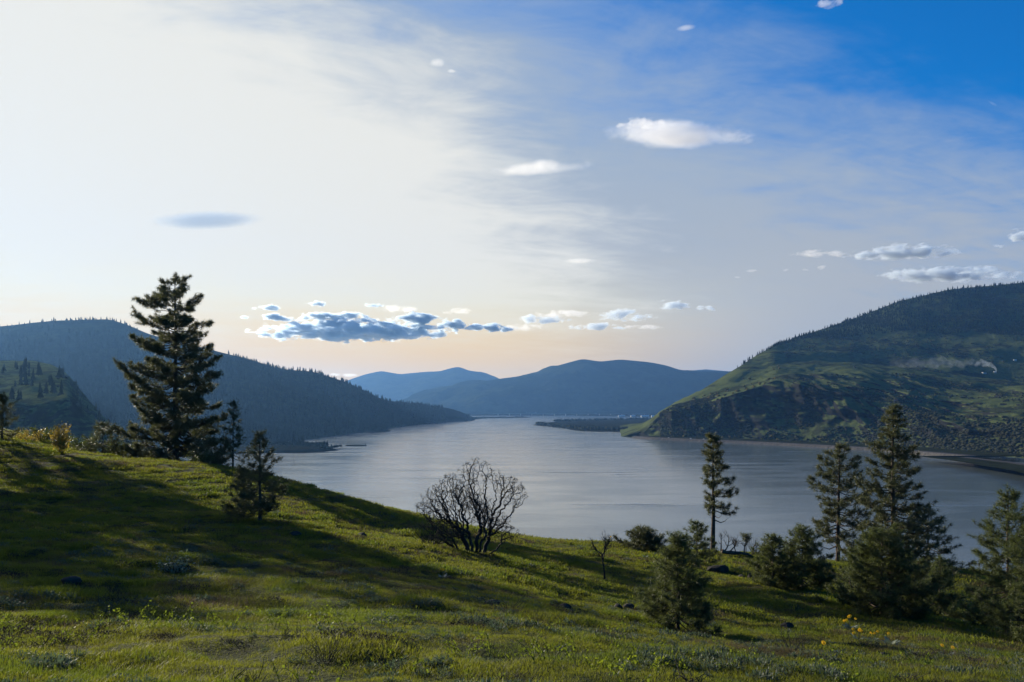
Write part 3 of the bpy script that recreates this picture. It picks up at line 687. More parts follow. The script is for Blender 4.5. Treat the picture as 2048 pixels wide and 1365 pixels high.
    tp = trunk_at(0.985)[None] + r_.normal(size=(topk, 3)) * np.array([.10, .10, .14]) * min(1, hh / 5) - np.array([0, 0, .05]); TP.append(tp); TA.append(norm(r_.normal(size=(topk, 3)) * .5 + np.array([0, 0, 1])))
    tufts(gn, np.concatenate(TP), np.concatenate(TA), nl, nw, nn, r_)
    gb.obj('branches', M['bark'], root); gn.obj('crown', M['needle_young' if young else 'needle'], root)
    return root

def cone(rl, rr=None, top=0.12, belly=0.15):
    rr = rr or rl
    return [(0, rl * .75, rr * .75), (belly, rl, rr), (0.45, rl * .72, rr * .72), (0.75, rl * .42, rr * .42), (0.92, rl * .2, rr * .2), (1, rl * top, rr * top)]

u = 75 / F
bigprof = [(0, 95 * u, 90 * u), (.1, 108 * u, 85 * u), (.2, 108 * u, 80 * u), (.27, 100 * u, 92 * u), (.36, 98 * u, 112 * u), (.44, 80 * u, 88 * u), (.52, 84 * u, 75 * u), (.61, 90 * u, 88 * u), (.66, 96 * u, 66 * u), (.72, 88 * u, 75 * u), (.77, 44 * u, 34 * u), (.84, 66 * u, 46 * u), (.9, 42 * u, 60 * u), (.955, 40 * u, 56 * u), (1, 36 * u, 42 * u)]
pine(352, 75, 547, 'tallest pine with broad layered crown, standing high on the slope against the sky', [(a_, l_ * 1.04, r2_ * 1.04) for a_, l_, r2_ in bigprof], 0.02, 150, 11, 0.40, 0.015, 24, 1.45, 0.36, up=0.30, twig=1.4, levels=10, blunt=14)
pine(466, 70, 797, 'slender open pine just beside the tallest pine with water behind it', cone(2.1, 1.9, .2), 0.2, 40, 12, 0.22, 0.013, 18, 0.8, 0.10)
pine(520, 36, 852, 'small dark pine with a pointed tuft top at the edge of the grassy slope', cone(1.35, 1.4, .2, .3), 0.1, 54, 13, 0.2, 0.008, 26, 1.1, 0.075)
pine(488, 38, 925, 'short bushy pine tucked behind the small pointed pine', cone(1.2, 1.1, .3, .3), 0.05, 40, 14, 0.2, 0.008, 24, 1.1, 0.05)
pine(206, 72, 838, 'short thin pine between the yellow bush and the tallest pine', cone(2.9, 2.6, .15, .2), 0.05, 34, 15, 0.22, 0.013, 16, 0.8, 0.07)
pine(4, 66, 780, 'pine cut by the photo edge at the far end of the grassy crest', cone(1.9, 1.6, .2), 0.1, 36, 16, 0.22, 0.013, 18, 0.8, 0.08)
pine(418, 69, 868, 'low spreading pine at the foot of the tallest pine, on its river side', cone(2.3, 2.5, .3, .3), 0.03, 34, 17, 0.24, 0.013, 18, 1.0, 0.07)
pine(275, 73, 880, 'low spreading pine at the foot of the tallest pine, on its uphill side', cone(1.3, 1.2, .3, .3), 0.03, 30, 18, 0.24, 0.013, 18, 1.0, 0.07)
pine(318, 70, 893, 'low bushy pine in front of the trunk of the tallest pine', cone(1.7, 1.7, .4, .4), 0.03, 32, 48, 0.24, 0.013, 18, 1.0, 0.07)
# lone tall pine and its neighbours
lone = [(0, .7, .7), (.30, .35, 1.5), (.36, .45, 1.7), (.45, .5, 1.3), (.55, .5, 1.7), (.62, .7, 1.4), (.72, .5, 1.0), (.80, .7, .8), (.87, 1.1, .75), (.93, .7, .5), (1, .3, .3)]
pine(1426, 60, 860, 'lone tall pine with a bare lower trunk and crown leaning to one side', lone, 0.28, 56, 21, 0.30, 0.012, 24, 1.15, 0.19, dead=4, up=0.3, twig=1.6, levels=9, blunt=6)
pine(1394, 48, 1037, 'young pine just in front of the lone tall pine', cone(1.6, 1.6, .25, .3), 0.06, 44, 22, 0.2, 0.009, 24, 1.1, 0.06, young=True)
pine(1356, 25, 1056, 'dark bushy young pine nearest the centre of the grassy foreground', cone(1.15, 1.15, .25, .35), 0.10, 92, 23, 0.18, 0.0055, 30, 1.2, 0.055, young=True)
pine(1290, 55, 1052, 'low rounded pine on the crest beside the small dead tree', cone(2.0, 1.8, .5, .3), 0.04, 66, 24, 0.2, 0.010, 22, 1.1, 0.06)
pine(1252, 56, 1094, 'lowest pine bush on the crest, beside the low rounded pine', cone(1.5, 1.5, .6, .4), 0.06, 34, 25, 0.2, 0.010, 22, 1.1, 0.05)
pine(1546, 38, 1062, 'smaller pine of the pair of low bushy pines', cone(1.45, 1.3, .22, .3), 0.05, 66, 26, 0.2, 0.008, 28, 1.2, 0.06, young=True)
pine(1604, 39, 1046, 'larger pine of the pair of low bushy pines', cone(1.7, 2.1, .25, .25), 0.05, 74, 27, 0.2, 0.008, 28, 1.2, 0.07, young=True)
pine(1492, 60, 1063, 'tiny lollipop pine with a bare thin stem near the fallen log', [(0, .15, .15), (.6, .15, .15), (.8, .38, .38), (1, .3, .3)], 0.66, 9, 28, 0.2, 0.010, 20, 1.0, 0.035)
# right-hand cluster
ub = 62 / F
tall_b = [(0, 40 * ub, 45 * ub), (.15, 55 * ub, 40 * ub), (.27, 50 * ub, 50 * ub), (.38, 32 * ub, 45 * ub), (.5, 42 * ub, 40 * ub), (.62, 44 * ub, 58 * ub), (.72, 40 * ub, 34 * ub), (.82, 36 * ub, 30 * ub), (.93, 26 * ub, 22 * ub), (1, 8 * ub, 8 * ub)]
pine(1676, 62, 880, 'tall narrow pine with a bare trunk foot on the crest edge', tall_b, 0.12, 78, 31, 0.30, 0.012, 24, 1.0, 0.19, lean=0.02, dead=5, up=0.3, twig=1.5, levels=10, blunt=5)
uc = 50 / F
tall_c = [(0, 95 * uc, 85 * uc), (.12, 98 * uc, 90 * uc), (.3, 80 * uc, 85 * uc), (.45, 66 * uc, 72 * uc), (.55, 60 * uc, 55 * uc), (.66, 52 * uc, 58 * uc), (.74, 40 * uc, 42 * uc), (.82, 24 * uc, 26 * uc), (.9, 20 * uc, 18 * uc), (.96, 14 * uc, 14 * uc), (1, 10 * uc, 10 * uc)]
pine(1786, 50, 800, 'tallest pine of the cluster by the water, dense and conical', tall_c, 0.03, 130, 32, 0.26, 0.011, 24, 1.05, 0.22, up=0.30, twig=1.4, levels=11)
pine(1856, 58, 1003, 'pine with drooping open branches behind the tallest pine of the cluster', cone(2.3, 2.9, .2, .3), 0.05, 44, 33, 0.22, 0.011, 22, 1.0, 0.10)
pine(1764, 33, 1050, 'broad bushy pine in front of the tallest pine of the cluster', cone(2.5, 2.4, .4, .3), 0.03, 95, 34, 0.2, 0.007, 30, 1.25, 0.07, young=True)
pine(1880, 37, 1108, 'slim young pine at the grassy foot of the cluster by the water', cone(1.25, 1.4, .25, .3), 0.03, 46, 35, 0.2, 0.008, 26, 1.1, 0.05, young=True)
pine(1700, 45, 1130, 'small faint pine low behind the broad bushy pine', cone(1.5, 1.5, .4, .3), 0.05, 20, 36, 0.2, 0.009, 22, 0.9, 0.05, young=True)
pine(2016, 31, 968, 'bright needled pine near the photo edge above the grassy bank', cone(1.8, 1.8, .17, .25), 0.06, 100, 37, 0.21, 0.007, 30, 1.1, 0.085, young=True)
pine(2068, 27, 992, 'pine cut by the photo edge in front of the bright needled pine', cone(1.5, 1.5, .2, .25), 0.06, 64, 38, 0.2, 0.006, 30, 1.1, 0.08, young=True)
# pines standing beyond the photo's left edge: their long shadows fall across the slope
for i, (x_, y_, top_m) in enumerate(((-50, 66, 19), (-57, 75, 21), (-65, 85, 22), (-45, 58, 17), (-40.5, 50, 14), (-35.5, 43, 12), (-67, 75, 21), (-52, 57, 17), (-60, 80, 23), (-72, 94, 24), (-47, 51, 15), (-58, 64, 19))):
    zt = gz(x_, y_) + top_m
    x_ -= 1.6; pine(0, y_, HOR - (zt - H) * F / y_, 'broad pine of the grove beyond the end of the grassy crest', cone(4.4, 4.4, .3, .55), 0.42 if y_ > 55 else 0.05, 80, 60 + i, 0.3, 0.02, 18, 0.9, 0.2, x=x_, group='pines beyond the crest end')

# ---- bare oak
def grow(g, p, d, L, r, depth, r_, env=None):
    n = 5; pts = [p]; q_ = np.array(p, float); dd = np.array(d, float); segs = []
    for k in range(n):
        dd = norm(dd + r_.normal(size=3) * 0.20 + np.array([0, 0, 0.05])); q_ = q_ + dd * L / n; pts.append(q_.copy()); segs.append(dd.copy())
    f = np.linspace(0, 1, n + 1); g.tube(pts, r * (1 - 0.6 * f) + 0.003, 6 if depth > 2 else (4 if depth > 0 else 3), False)
    if depth == 0: return
    m = {4: 7, 3: 5, 2: 6, 1: 5}[depth]
    for k in range(m):
        s = r_.uniform(0.3, 1.0) if k else 1.0; i = min(int(s * n), n - 1)
        b_ = pts[i] + (pts[i + 1] - pts[i]) * (s * n - i) if i < n else pts[-1]
        a = norm(r_.normal(size=3)); nd = norm(segs[i] + a * r_.uniform(.5, 1.05) + np.array([0, 0, .12]))
        grow(g, b_, nd, L * r_.uniform(0.42, 0.62), max(r * (1 - .6 * s) * 0.62, 0.004), depth - 1, r_)

def oak():
    D = 38; X = (952 - 1024) / F * D; root = empty('oak_tree', (X, D, gz(X, D)))
    tag(root, 'bare leafless oak with many dark crooked stems, alone on the open slope', 'oak tree')
    r_ = np.random.RandomState(8); A = []
    for cx, cz, rx, rz, n in ((.25, 2.9, 1.35, 1.9, 2000), (-.75, 2.5, 1.5, 1.6, 1700), (1.55, 2.5, 1.05, 1.35, 1000), (-1.75, 2.35, 1.2, 1.0, 800), (1.6, 1.3, 1.05, .75, 420), (-1.8, 1.0, 1.2, .75, 600), (.0, 1.3, 1.2, .9, 300)):
        p = norm(r_.normal(size=(n, 3))) * r_.rand(n, 1) ** .42; A.append(np.array([cx, 0, cz]) + p * np.array([rx, max(.8, rx * .85), rz]))
    A = np.concatenate(A); A = A[(A[:, 2] > .3) & (fbm(A[:, 0] * 1.25 + A[:, 1] * 1.1, A[:, 2] * 1.25 - A[:, 1], 5, 2) > -.12)]
    bases = [(-.55, -.1, -.9), (-.3, .15, -.45), (-.12, -.15, -.2), (.04, .05, .0), (.16, -.1, .2), (.34, .12, .4), (.5, -.12, .8), (-.7, .1, -1.2), (.62, .1, 1.2)]
    N = []; par = []; st = []; dirs = []
    for i, (bx, by, dx) in enumerate(bases):
        for k in range(3 if abs(dx) > .7 else 6):
            N.append((bx + dx * .13 * k + .03 * math.sin(k * 2 + i), by + .02 * k * math.cos(i), -.12 + .17 * k * (1 - .35 * abs(dx)))); par.append(len(N) - 2 if k else -1); st.append(i)
    N = np.array(N); par = list(par); st = list(st)
    for it in range(70):
        d2 = ((A[:, None, :] - N[None]) ** 2).sum(-1); near = d2.argmin(1); dm = d2[np.arange(len(A)), near]; ok = dm < 1.3 ** 2
        if not ok.any(): break
        g_ = {}
        for a_, n_ in zip(A[ok], near[ok]): g_.setdefault(n_, []).append(a_)
        new = []
        for n_, l_ in g_.items():
            d = norm(np.sum(norm(np.array(l_) - N[n_]), 0)); d = norm(d + r_.normal(size=3) * .48 + np.array([0, 0, .04])); new.append(N[n_] + d * .105); par.append(n_); st.append(st[n_])
        N = np.concatenate([N, new]); d2 = ((A[:, None, :] - N[None, -len(new):]) ** 2).sum(-1).min(1); A = A[d2 > .115 ** 2]
        if len(A) < 20 or len(N) > 14000: break
    kids = np.zeros(len(N)); ar = np.full(len(N), (.0058 ** 2.32))
    for i in range(len(N) - 1, -1, -1):
        if par[i] >= 0: ar[par[i]] += ar[i]; kids[par[i]] += 1
    rad = np.minimum(ar ** (1 / 2.32), .12)
    seen = np.zeros(len(N), bool); chains = {}
    for i in np.argsort(-rad, kind='stable'):
        if seen[i]: continue
        c = [i]; seen[i] = True
        while True:
            ch = ch_of(c[-1], par, rad, seen, N, cache)
            if ch < 0: break
            c.append(ch); seen[ch] = True
        if par[i] >= 0: c = [par[i]] + c
        chains.setdefault(st[i], []).append(c)
    for k, cl in chains.items():
        g = Geo()
        for c in cl:
            if len(c) < 2: continue
            rr = rad[c].copy(); rr[0] = min(rr[0], rr[1] * 1.25); g.tube(N[c], rr, 6 if rr[1] > .02 else 3, False)
            if len(c) > 1 and kids[c[-1]] == 0:            # spur twigs at the tips
                for q_ in range(5):
                    d = norm(norm(N[c[-1]] - N[c[-2]]) + r_.normal(size=3) * .75); L = r_.uniform(.07, .2); m_ = N[c[-1]] - (N[c[-1]] - N[c[-2]]) * r_.uniform(0, .9); g.tube([m_, m_ + d * L * .6, m_ + norm(d + r_.normal(size=3) * .5) * L], [.0070, .0058, .004], 3, False)
        g.obj('stem', M['oak_bark'], root)
cache = {}
def ch_of(i, par, rad, seen, N, cache):
    if 'k' not in cache:
        k = {}
        for j, p in enumerate(par): k.setdefault(p, []).append(j)
        cache['k'] = k
    best = -1
    for j in cache['k'].get(i, []):
        if not seen[j] and (best < 0 or rad[j] > rad[best]): best = j
    return best
oak()

def dead_tree(px, D, hgt, label, seed, name='dead_tree'):
    X = (px - 1024) / F * D; root = empty(name, (X, D, gz(X, D))); tag(root, label, 'dead tree'); r_ = np.random.RandomState(seed)
    g = Geo(); f = np.linspace(0, 1, 6); tp = np.stack([.05 * np.sin(f * 5), 0 * f, f * hgt * .6 - .1], -1); g.tube(tp, .055 * (1 - .5 * f), 6); g.obj('trunk', M['oak_bark'], root)
    for k in range(5):
        g = Geo(); a = k * 1.4 + .3; grow(g, tp[-1 - (k % 2)], norm(np.array([math.cos(a) * .6, math.sin(a) * .6, .8])), hgt * .32, .03, 2, r_); g.obj('branch', M['oak_bark'], root)
dead_tree(1207, 36, 2.2, 'small crooked dead tree standing alone on the slope', 5)
dead_tree(1470, 59, 1.3, 'stubby dead snag standing beside the fallen log', 6)

def shrub(px, D, hgt, wid, label, leafm, seed, n=900, cat='shrub', ls=0.05, twm='oak_bark', tw=1.0):
    X = (px - 1024) / F * D; root = empty('shrub', (X, D, gz(X, D))); tag(root, label, cat); r_ = np.random.RandomState(seed)
    g = Geo(); tips = []
    for k in range(26):
        a = r_.uniform(0, 6.28); t = np.linspace(0, 1, 5); w = wid * r_.uniform(.2, 1); hz = hgt * r_.uniform(.5, 1)
        p_ = np.stack([math.cos(a) * w * t ** .8, math.sin(a) * w * t ** .8, hz * t ** 1.1 - .08], -1) + r_.normal(size=(5, 3)) * .04 * t[:, None]
        g.tube(p_, tw * (.014 * (1 - .7 * t) + .003), 4, False); tips.append(p_)
    g.obj('stems', M[twm], root)
    if leafm:
        tips = np.array(tips); i = r_.randint(0, 26, n); t = r_.uniform(.35, 1, n) * 4; k = np.minimum(t.astype(int), 3); fr = (t - k)[:, None]
        c = tips[i, k] * (1 - fr) + tips[i, k + 1] * fr + r_.normal(size=(n, 3)) * .10
        a = norm(r_.normal(size=(n, 3))); b_ = norm(np.cross(a, r_.normal(size=(n, 3)))); L = ls * r_.uniform(.6, 1.2, (n, 1))
        g = Geo(); g.add(np.stack([c - a * L, c + b_ * L * .5, c + a * L, c - b_ * L * .5], 1).reshape(-1, 3), None, np.arange(n * 4).reshape(-1, 4)); g.obj('foliage', M[leafm], root)
M['gold_leaf'] = leaf_mat('yellow_spring_leaves', col(.16, .14, .03), col(.22, .17, .04), col(.45, .33, .05), .45)
M['grey_leaf'] = leaf_mat('grey_green_leaves', col(.11, .13, .09), col(.15, .17, .12), col(.2, .25, .12), .3)
shrub(122, 62, 2.6, 1.1, 'upright yellow leaved bush on the crest', 'gold_leaf', 2, 1500, ls=.09)
shrub(352, 21.5, .42, .45, 'pale silvery leafy plant glowing on the shaded slope', 'grey_leaf', 3, 500, 'plant', ls=.05)
M['brush_leaf'] = leaf_mat('green_brush_leaves', col(.03, .042, .014), col(.05, .062, .02), col(.12, .15, .03), .35)
shrub(168, 74, 1.7, 1.9, 'low round green bush on the crest between the yellow bush and the short thin pine', 'brush_leaf', 5, 1500, ls=.09)
shrub(85, 74, 1.5, 2.2, 'low wide green bush on the crest just uphill of the yellow bush', 'brush_leaf', 6, 1500, ls=.09)
shrub(238, 75, 1.9, 1.8, 'green bush on the crest just beyond the short thin pine', 'brush_leaf', 7, 1500, ls=.09)
shrub(400, 66, 1.2, 1.5, 'low dark brush on the slope right under the tallest pine', 'brush_leaf', 8, 1200, ls=.08)
shrub(60, 70, 1.3, 1.8, 'low dark brush on the crest beside the edge pine', 'gold_leaf', 4, 700, ls=.06)
for i, (px_, D_, h_, w_2, lab) in enumerate(((865, 38.5, 1.4, 1.6, 'tangle of grey brush at the uphill foot of the bare oak'), (1590, 13.5, .55, .6, 'twiggy dead weed clump in the lower foreground grass'), (1920, 17, .5, .7, 'straw coloured dead weed clump on the lower grass'),
                                   (650, 8.2, .5, .45, 'thin leafless twigs rising from the nearest grass'), (480, 23, .35, .7, 'grey dead brush mat on the shaded slope'), (1510, 59, 1.5, 1.2, 'tangled dead brush behind the fallen log'), (1020, 17.5, .32, .7, 'dark brush heap in the middle of the lower grass'))):
    shrub(px_, D_, h_, w_2, lab, None, 30 + i, twm='dead_wood' if i in (2, 4) else 'oak_bark', tw=min(1, D_ / 40))

# ---- fallen log, post, rocks
def log():
    D = 58; X = (1440 - 1024) / F * D; X2 = (1525 - 1024) / F * D; z0 = gz(X, D) + .22; z1 = gz(X2, D) - .12; root = empty('fallen_log', (X, D, z0)); tag(root, 'grey fallen log with broken upturned limbs on the crest', 'log')
    r_ = np.random.RandomState(3); f = np.linspace(0, 1, 7); d = np.array([X2 - X, .4, z1 - z0]); g = Geo(); g.tube(f[:, None] * d + np.array([0, 0, .12]) + r_.normal(size=(7, 3)) * .08, np.array([.17, .13, .15, .11, .10, .06, .05]), 8); g.obj('trunk', M['dead_wood'], root)
    for s, a, L in ((.02, (.3, 0, 1), .9), (.1, (.8, 0, .7), 1.1), (.22, (.9, .2, .4), 1.0), (.6, (.2, 0, 1), .9), (.8, (-.2, 0, 1), .8)):
        g = Geo(); grow(g, d * s + np.array([0, 0, .15]), norm(np.array(a)), L, .06, 2, r_); g.obj('limb', M['dead_wood'], root)
log()
def post():
    D = 57; X = (834 - 1024) / F * D; g = Geo(); z = gz(X, D); top = H + (HOR - 1010) / F * D; g.box((X, D, (z - .2 + top) / 2), (.05, .05, top - z + .2)); g.box((X, D, top - .06), (.055, .055, .03)); g.box((X, D + .03, top - .25), (.08, .02, .03))
    tag(g.obj('fence_post', M['dead_wood'], loc=(X, D, z)), 'thin lone fence post on the crest near the bare oak', 'post')
post()
def rock(px, D, sx, sy, sz, label, seed):
    X = (px - 1024) / F * D; bm = bmesh.new(); bmesh.ops.create_icosphere(bm, subdivisions=2, radius=1); r_ = np.random.RandomState(seed)
    v = np.array([q_.co[:] for q_ in bm.verts]); t = np.array([[q_.index for q_ in f.verts] for f in bm.faces]); bm.free()
    pl = norm(r_.normal(size=(9, 3))); dist = r_.uniform(.55, .9, 9)
    for n_, d_ in zip(pl, dist): e = np.maximum(v @ n_ - d_, 0); v = v - e[:, None] * n_
    g = Geo(); z = gz(X, D); g.add(v * np.array([sx, sy, sz]) + np.array([X, D, z + sz * .25]), t); tag(g.obj('rock', M['rock'], loc=(X, D, z)), label, 'rock', 'rocks on the slope')
for a in ((1437, 45, .75, .5, .4, 'large dark rock below the lone tall pine'), (1482, 43, .45, .3, .3, 'flat dark rock midway between the large rock and the upright one'), (1500, 43, .22, .2, .42, 'upright dark rock beside the pair of low pines'), (1258, 28, .25, .2, .16, 'small dark rock on sunlit grass below the small dead tree'),
          (1576, 27, .3, .25, .2, 'small rock under the pair of low bushy pines'), (1235, 27, .2, .2, .15, 'smallest dark rock just below the small dead tree'), (720, 39, .4, .3, .2, 'low dark rock on the slope uphill of the bare oak'), (300, 30, .3, .22, .16, 'low dark rock in the shade of the slope below the tallest pine'), (590, 33, .28, .22, .15, 'small rock on the slope just below the small pointed pine'),
          (1130, 24, .22, .18, .13, 'small rock midway between the bare oak and the dark bushy young pine'), (985, 20, .25, .2, .13, 'flat rock near the dark brush heap in the lower grass'), (1770, 18, .2, .16, .12, 'small rock just below the yellow flower clumps'), (140, 17, .25, .2, .14, 'low rock at the lower edge of the shaded slope')):
    rock(*a, seed=int(a[0]))

# ---- balsamroot in flower
M['petal'] = leaf_mat('yellow_petals', col(.75, .45, .015), col(.8, .5, .02), col(.8, .5, .02), .4, .6)
def balsam(px, D, nfl, label, seed, big=1.0):
    X = (px - 1024) / F * D; root = empty('flowering_plant', (X, D, gz(X, D))); tag(root, label, 'wildflower', 'yellow flowering clumps'); r_ = np.random.RandomState(seed)
    nle = 14 if big < 1.2 else 26
    lv = Geo()
    for k in range(nle):
        a = r_.uniform(0, 6.28); L = .22 * big * r_.uniform(.7, 1.2); o_ = np.array([math.cos(a), math.sin(a), 0]); s_ = np.array([-o_[1], o_[0], 0]); t = np.linspace(.15, 1, 5); el = r_.uniform(.5, 1.4)
        c_ = o_ * (L * t * r_.uniform(.6, 1))[:, None] * 1.2 + np.array([0, 0, 1]) * (L * el * (t - .35 * t ** 2.5))[:, None]; wd = L * .22 * np.sin(np.pi * np.clip(t, .12, .97)) ** .7
        lv.add(np.concatenate([c_ - s_ * wd[:, None], c_ + s_ * wd[:, None]]), None, [[i, i + 1, i + 6, i + 5] for i in range(4)])
    lv.obj('leaves', M['grey_leaf'], root)['kind'] = 'stuff'
    for k in range(nfl):
        q_ = np.array([r_.uniform(-.22, .22) * big, r_.uniform(-.15, .15) * big, .32 * big + r_.uniform(-.05, .1)]); g = Geo(); g.tube([(q_[0] * .3, q_[1] * .3, -.05), q_ * np.array([.7, .7, .6]), q_], .005, 4); g.obj('stalk', M['grey_leaf'], root)
        nv = norm(np.array([r_.uniform(-.6, .6), -.9, r_.uniform(.2, .9)])); a1 = norm(np.cross(nv, [0, 0, 1.])); a2 = np.cross(nv, a1); g = Geo()
        for i in range(12):
            an = i * 2 * np.pi / 12; dd = a1 * math.cos(an) + a2 * math.sin(an); ss = np.cross(nv, dd); rr = .055
            g.add([q_ + dd * .012, q_ + dd * rr * .6 + ss * .011 + nv * .008, q_ + dd * rr, q_ + dd * rr * .6 - ss * .011 + nv * .008], None, [[0, 1, 2, 3]])
        g.tube([q_ - nv * .004, q_ + nv * .014], [.016, .012], 8); g.obj('flower', M['petal'], root)
for a in ((886, 27, 3, 'three yellow flowers on a dark clump in front of the bare oak', 1), (1700, 27, 7, 'big leafy clump with many yellow flowers below the bushy pines', 2, 1.5), (1716, 25, 5, 'yellow flowered clump just downhill of the biggest flower clump', 3),
          (1743, 24.5, 3, 'few yellow flowers on the leafy clump under the broad bushy pine', 4), (1781, 23, 1, 'leafy green clump with a single yellow bloom', 5, 1.2), (1893, 19, 2, 'two yellow flowers alone on the lower sunlit grass', 6), (1671, 22, 1, 'single yellow flower uphill of the lower grass', 7),
          (1217, 57, 2, 'yellow flowers on the crest beside the small dead tree', 8, 1.3), (50, 64, 3, 'yellow flowers on the crest near the edge pine', 9, 1.3), (1291, 48, 1, 'lone yellow flower beside the low rounded pine', 10), (1672, 15, 1, 'yellow flower among dark weeds in the lower foreground', 11)):
    balsam(*a[:4], seed=a[4], big=a[5] if len(a) > 5 else 1.0)

# ------------------------------------------------------------------ grass and low herbs (uncountable ground cover)
def blades(name, n, rad, h, wd, material, seed, lean=.5, curl=.5):
    r_ = np.random.RandomState(seed); a = r_.uniform(0, 6.28, n); q_ = rad * np.sqrt(r_.rand(n)); b_ = np.stack([q_ * np.cos(a), q_ * np.sin(a), np.full(n, -.02)], -1)
    az = r_.uniform(0, 6.28, n); d = np.stack([np.cos(az), np.sin(az), 0 * az], -1); s = np.stack([-np.sin(az), np.cos(az), 0 * az], -1) * wd
    L = h * r_.uniform(.45, 1.15, n)[:, None]; ln = lean * r_.uniform(.1, 1, n)[:, None]; up = np.array([[0, 0, 1.]])
    m1 = b_ + up * L * .55 + d * L * ln * .35; tp = b_ + up * L * (1 - .25 * curl * ln) + d * L * ln
    v = np.stack([b_ - s, b_ + s, m1 + s * .75, m1 - s * .75, tp], 1).reshape(-1, 3); k = np.arange(n)[:, None] * 5
    g = Geo(); g.add(v, k + np.array([[3, 2, 4]]), k + np.array([[0, 1, 2, 3]])); return bpy.data.objects.new(name, g.mesh(name, material))
def herb(name, n, rad, h, ls, material, seed):
    r_ = np.random.RandomState(seed); d = norm(r_.normal(size=(n, 3))); d[:, 2] = np.abs(d[:, 2]); c = d * np.array([rad, rad, h]) * r_.uniform(.5, 1, (n, 1))
    a = norm(d + r_.normal(size=(n, 3)) * .5); b_ = norm(np.cross(a, r_.normal(size=(n, 3)))); L = ls * r_.uniform(.6, 1.2, (n, 1))
    g = Geo(); g.add(np.stack([c - a * L, c + b_ * L * .35, c + a * L, c - b_ * L * .35], 1).reshape(-1, 3), None, np.arange(n * 4).reshape(-1, 4)); return bpy.data.objects.new(name, g.mesh(name, material))

GP = (col(.055, .055, .02), 0.9, .56, .70, col(.17, .16, .03))
M['g1'] = leaf_mat('spring_grass', col(.046, .056, .018), col(.066, .072, .024), col(.23, .25, .018), .46, .55, .15, GP, .5)
M['g2'] = leaf_mat('lush_grass', col(.036, .056, .014), col(.050, .066, .018), col(.17, .22, .018), .46, .55, .15, None, .4)
M['g3'] = leaf_mat('dry_grass', col(.07, .056, .032), col(.10, .08, .048), col(.16, .12, .06), .35, .7, .15)
M['g4'] = leaf_mat('grey_herb', col(.055, .07, .05), col(.08, .095, .072), col(.10, .14, .07), .3, .6, .2)
M['g5'] = leaf_mat('dead_mat', col(.03, .026, .021), col(.055, .048, .04), col(.05, .04, .03), .15, .8, .1)
src = bpy.data.collections.new('grass_kinds')
def sprig(name, n, h, material, seed):
    r_ = np.random.RandomState(seed); g = Geo()
    for k in range(n):
        a = r_.uniform(0, 6.28); p0 = np.array([r_.normal() * .10, r_.normal() * .10, -.02]); d = np.array([math.cos(a) * .35, math.sin(a) * .35, 1.0]); t = np.linspace(0, 1, 5); L = h * r_.uniform(.6, 1.15)
        p = p0 + d * (L * t)[:, None] + np.array([math.cos(a), math.sin(a), -.8]) * (L * .22 * t ** 3)[:, None]; g.tube(p, .0035 * (1 - .6 * t) + .0008, 3, False)
        m = 14; tt = r_.uniform(.25, 1, m); c = np.stack([np.interp(tt, t, p[:, i]) for i in range(3)], -1); o = norm(r_.normal(size=(m, 3)) + np.array([0, 0, .4])); sd = norm(np.cross(o, r_.normal(size=(m, 3)))); l = .035 * r_.uniform(.6, 1.3, (m, 1))
        g.add(np.stack([c, c + o * l * .5 + sd * l * .3, c + o * l, c + o * l * .5 - sd * l * .3], 1).reshape(-1, 3), None, np.arange(m * 4).reshape(-1, 4))
    return bpy.data.objects.new(name, g.mesh(name, material))
def twigmat(name, n, rad, h, material, seed):
    r_ = np.random.RandomState(seed); g = Geo()
    for k in range(n):
        a = r_.uniform(0, 6.28); q_ = rad * math.sqrt(r_.rand()); p0 = np.array([q_ * math.cos(a), q_ * math.sin(a), -.02]); d = norm(r_.normal(size=3) * np.array([1, 1, .4]) + np.array([0, 0, .55])); L = h * r_.uniform(.6, 1.6)
        p1 = p0 + d * L * .6 + r_.normal(size=3) * .02; g.tube([p0, p1, p1 + norm(d + r_.normal(size=3) * .5) * L * .5], [.005, .0035, .0015], 3, False)
    return bpy.data.objects.new(name, g.mesh(name, material))
M['sprig'] = leaf_mat('bright_weed', col(.06, .08, .010), col(.08, .10, .014), col(.27, .33, .02), .45, .5, .2)
M['twig'] = plain_mat('dead_twigs', col(.028, .023, .019), col(.07, .06, .05), 9.0, .95, spec=.05)
kinds = [blades('a0_blades', 60, .15, .065, .0028, M['g1'], 1, .9), blades('a1_blades', 60, .15, .045, .0028, M['g1'], 2, 1.2), blades('a2_blades', 46, .13, .085, .003, M['g2'], 3, .8),
         blades('a3_blades', 26, .13, .10, .002, M['g3'], 4, .9), herb('a4_herb', 120, .11, .08, .017, M['g4'], 5), herb('a5_mat', 200, .2, .07, .014, M['g5'], 6),
         blades('b0_blades', 70, .34, .085, .008, M['g1'], 7, 1), blades('b1_blades', 70, .34, .10, .008, M['g2'], 8, .8), blades('b2_blades', 46, .3, .10, .006, M['g3'], 9, 1)]
kinds += [sprig('c0_sprig', 7, .24, M['sprig'], 10), sprig('c1_sprig', 4, .32, M['g2'], 11), twigmat('c2_twigs', 130, .36, .16, M['twig'], 12), twigmat('c3_twigs', 70, .22, .13, M['twig'], 13), herb('c4_herb', 260, .26, .17, .022, M['g4'], 14)]
for k in kinds: src.objects.link(k)

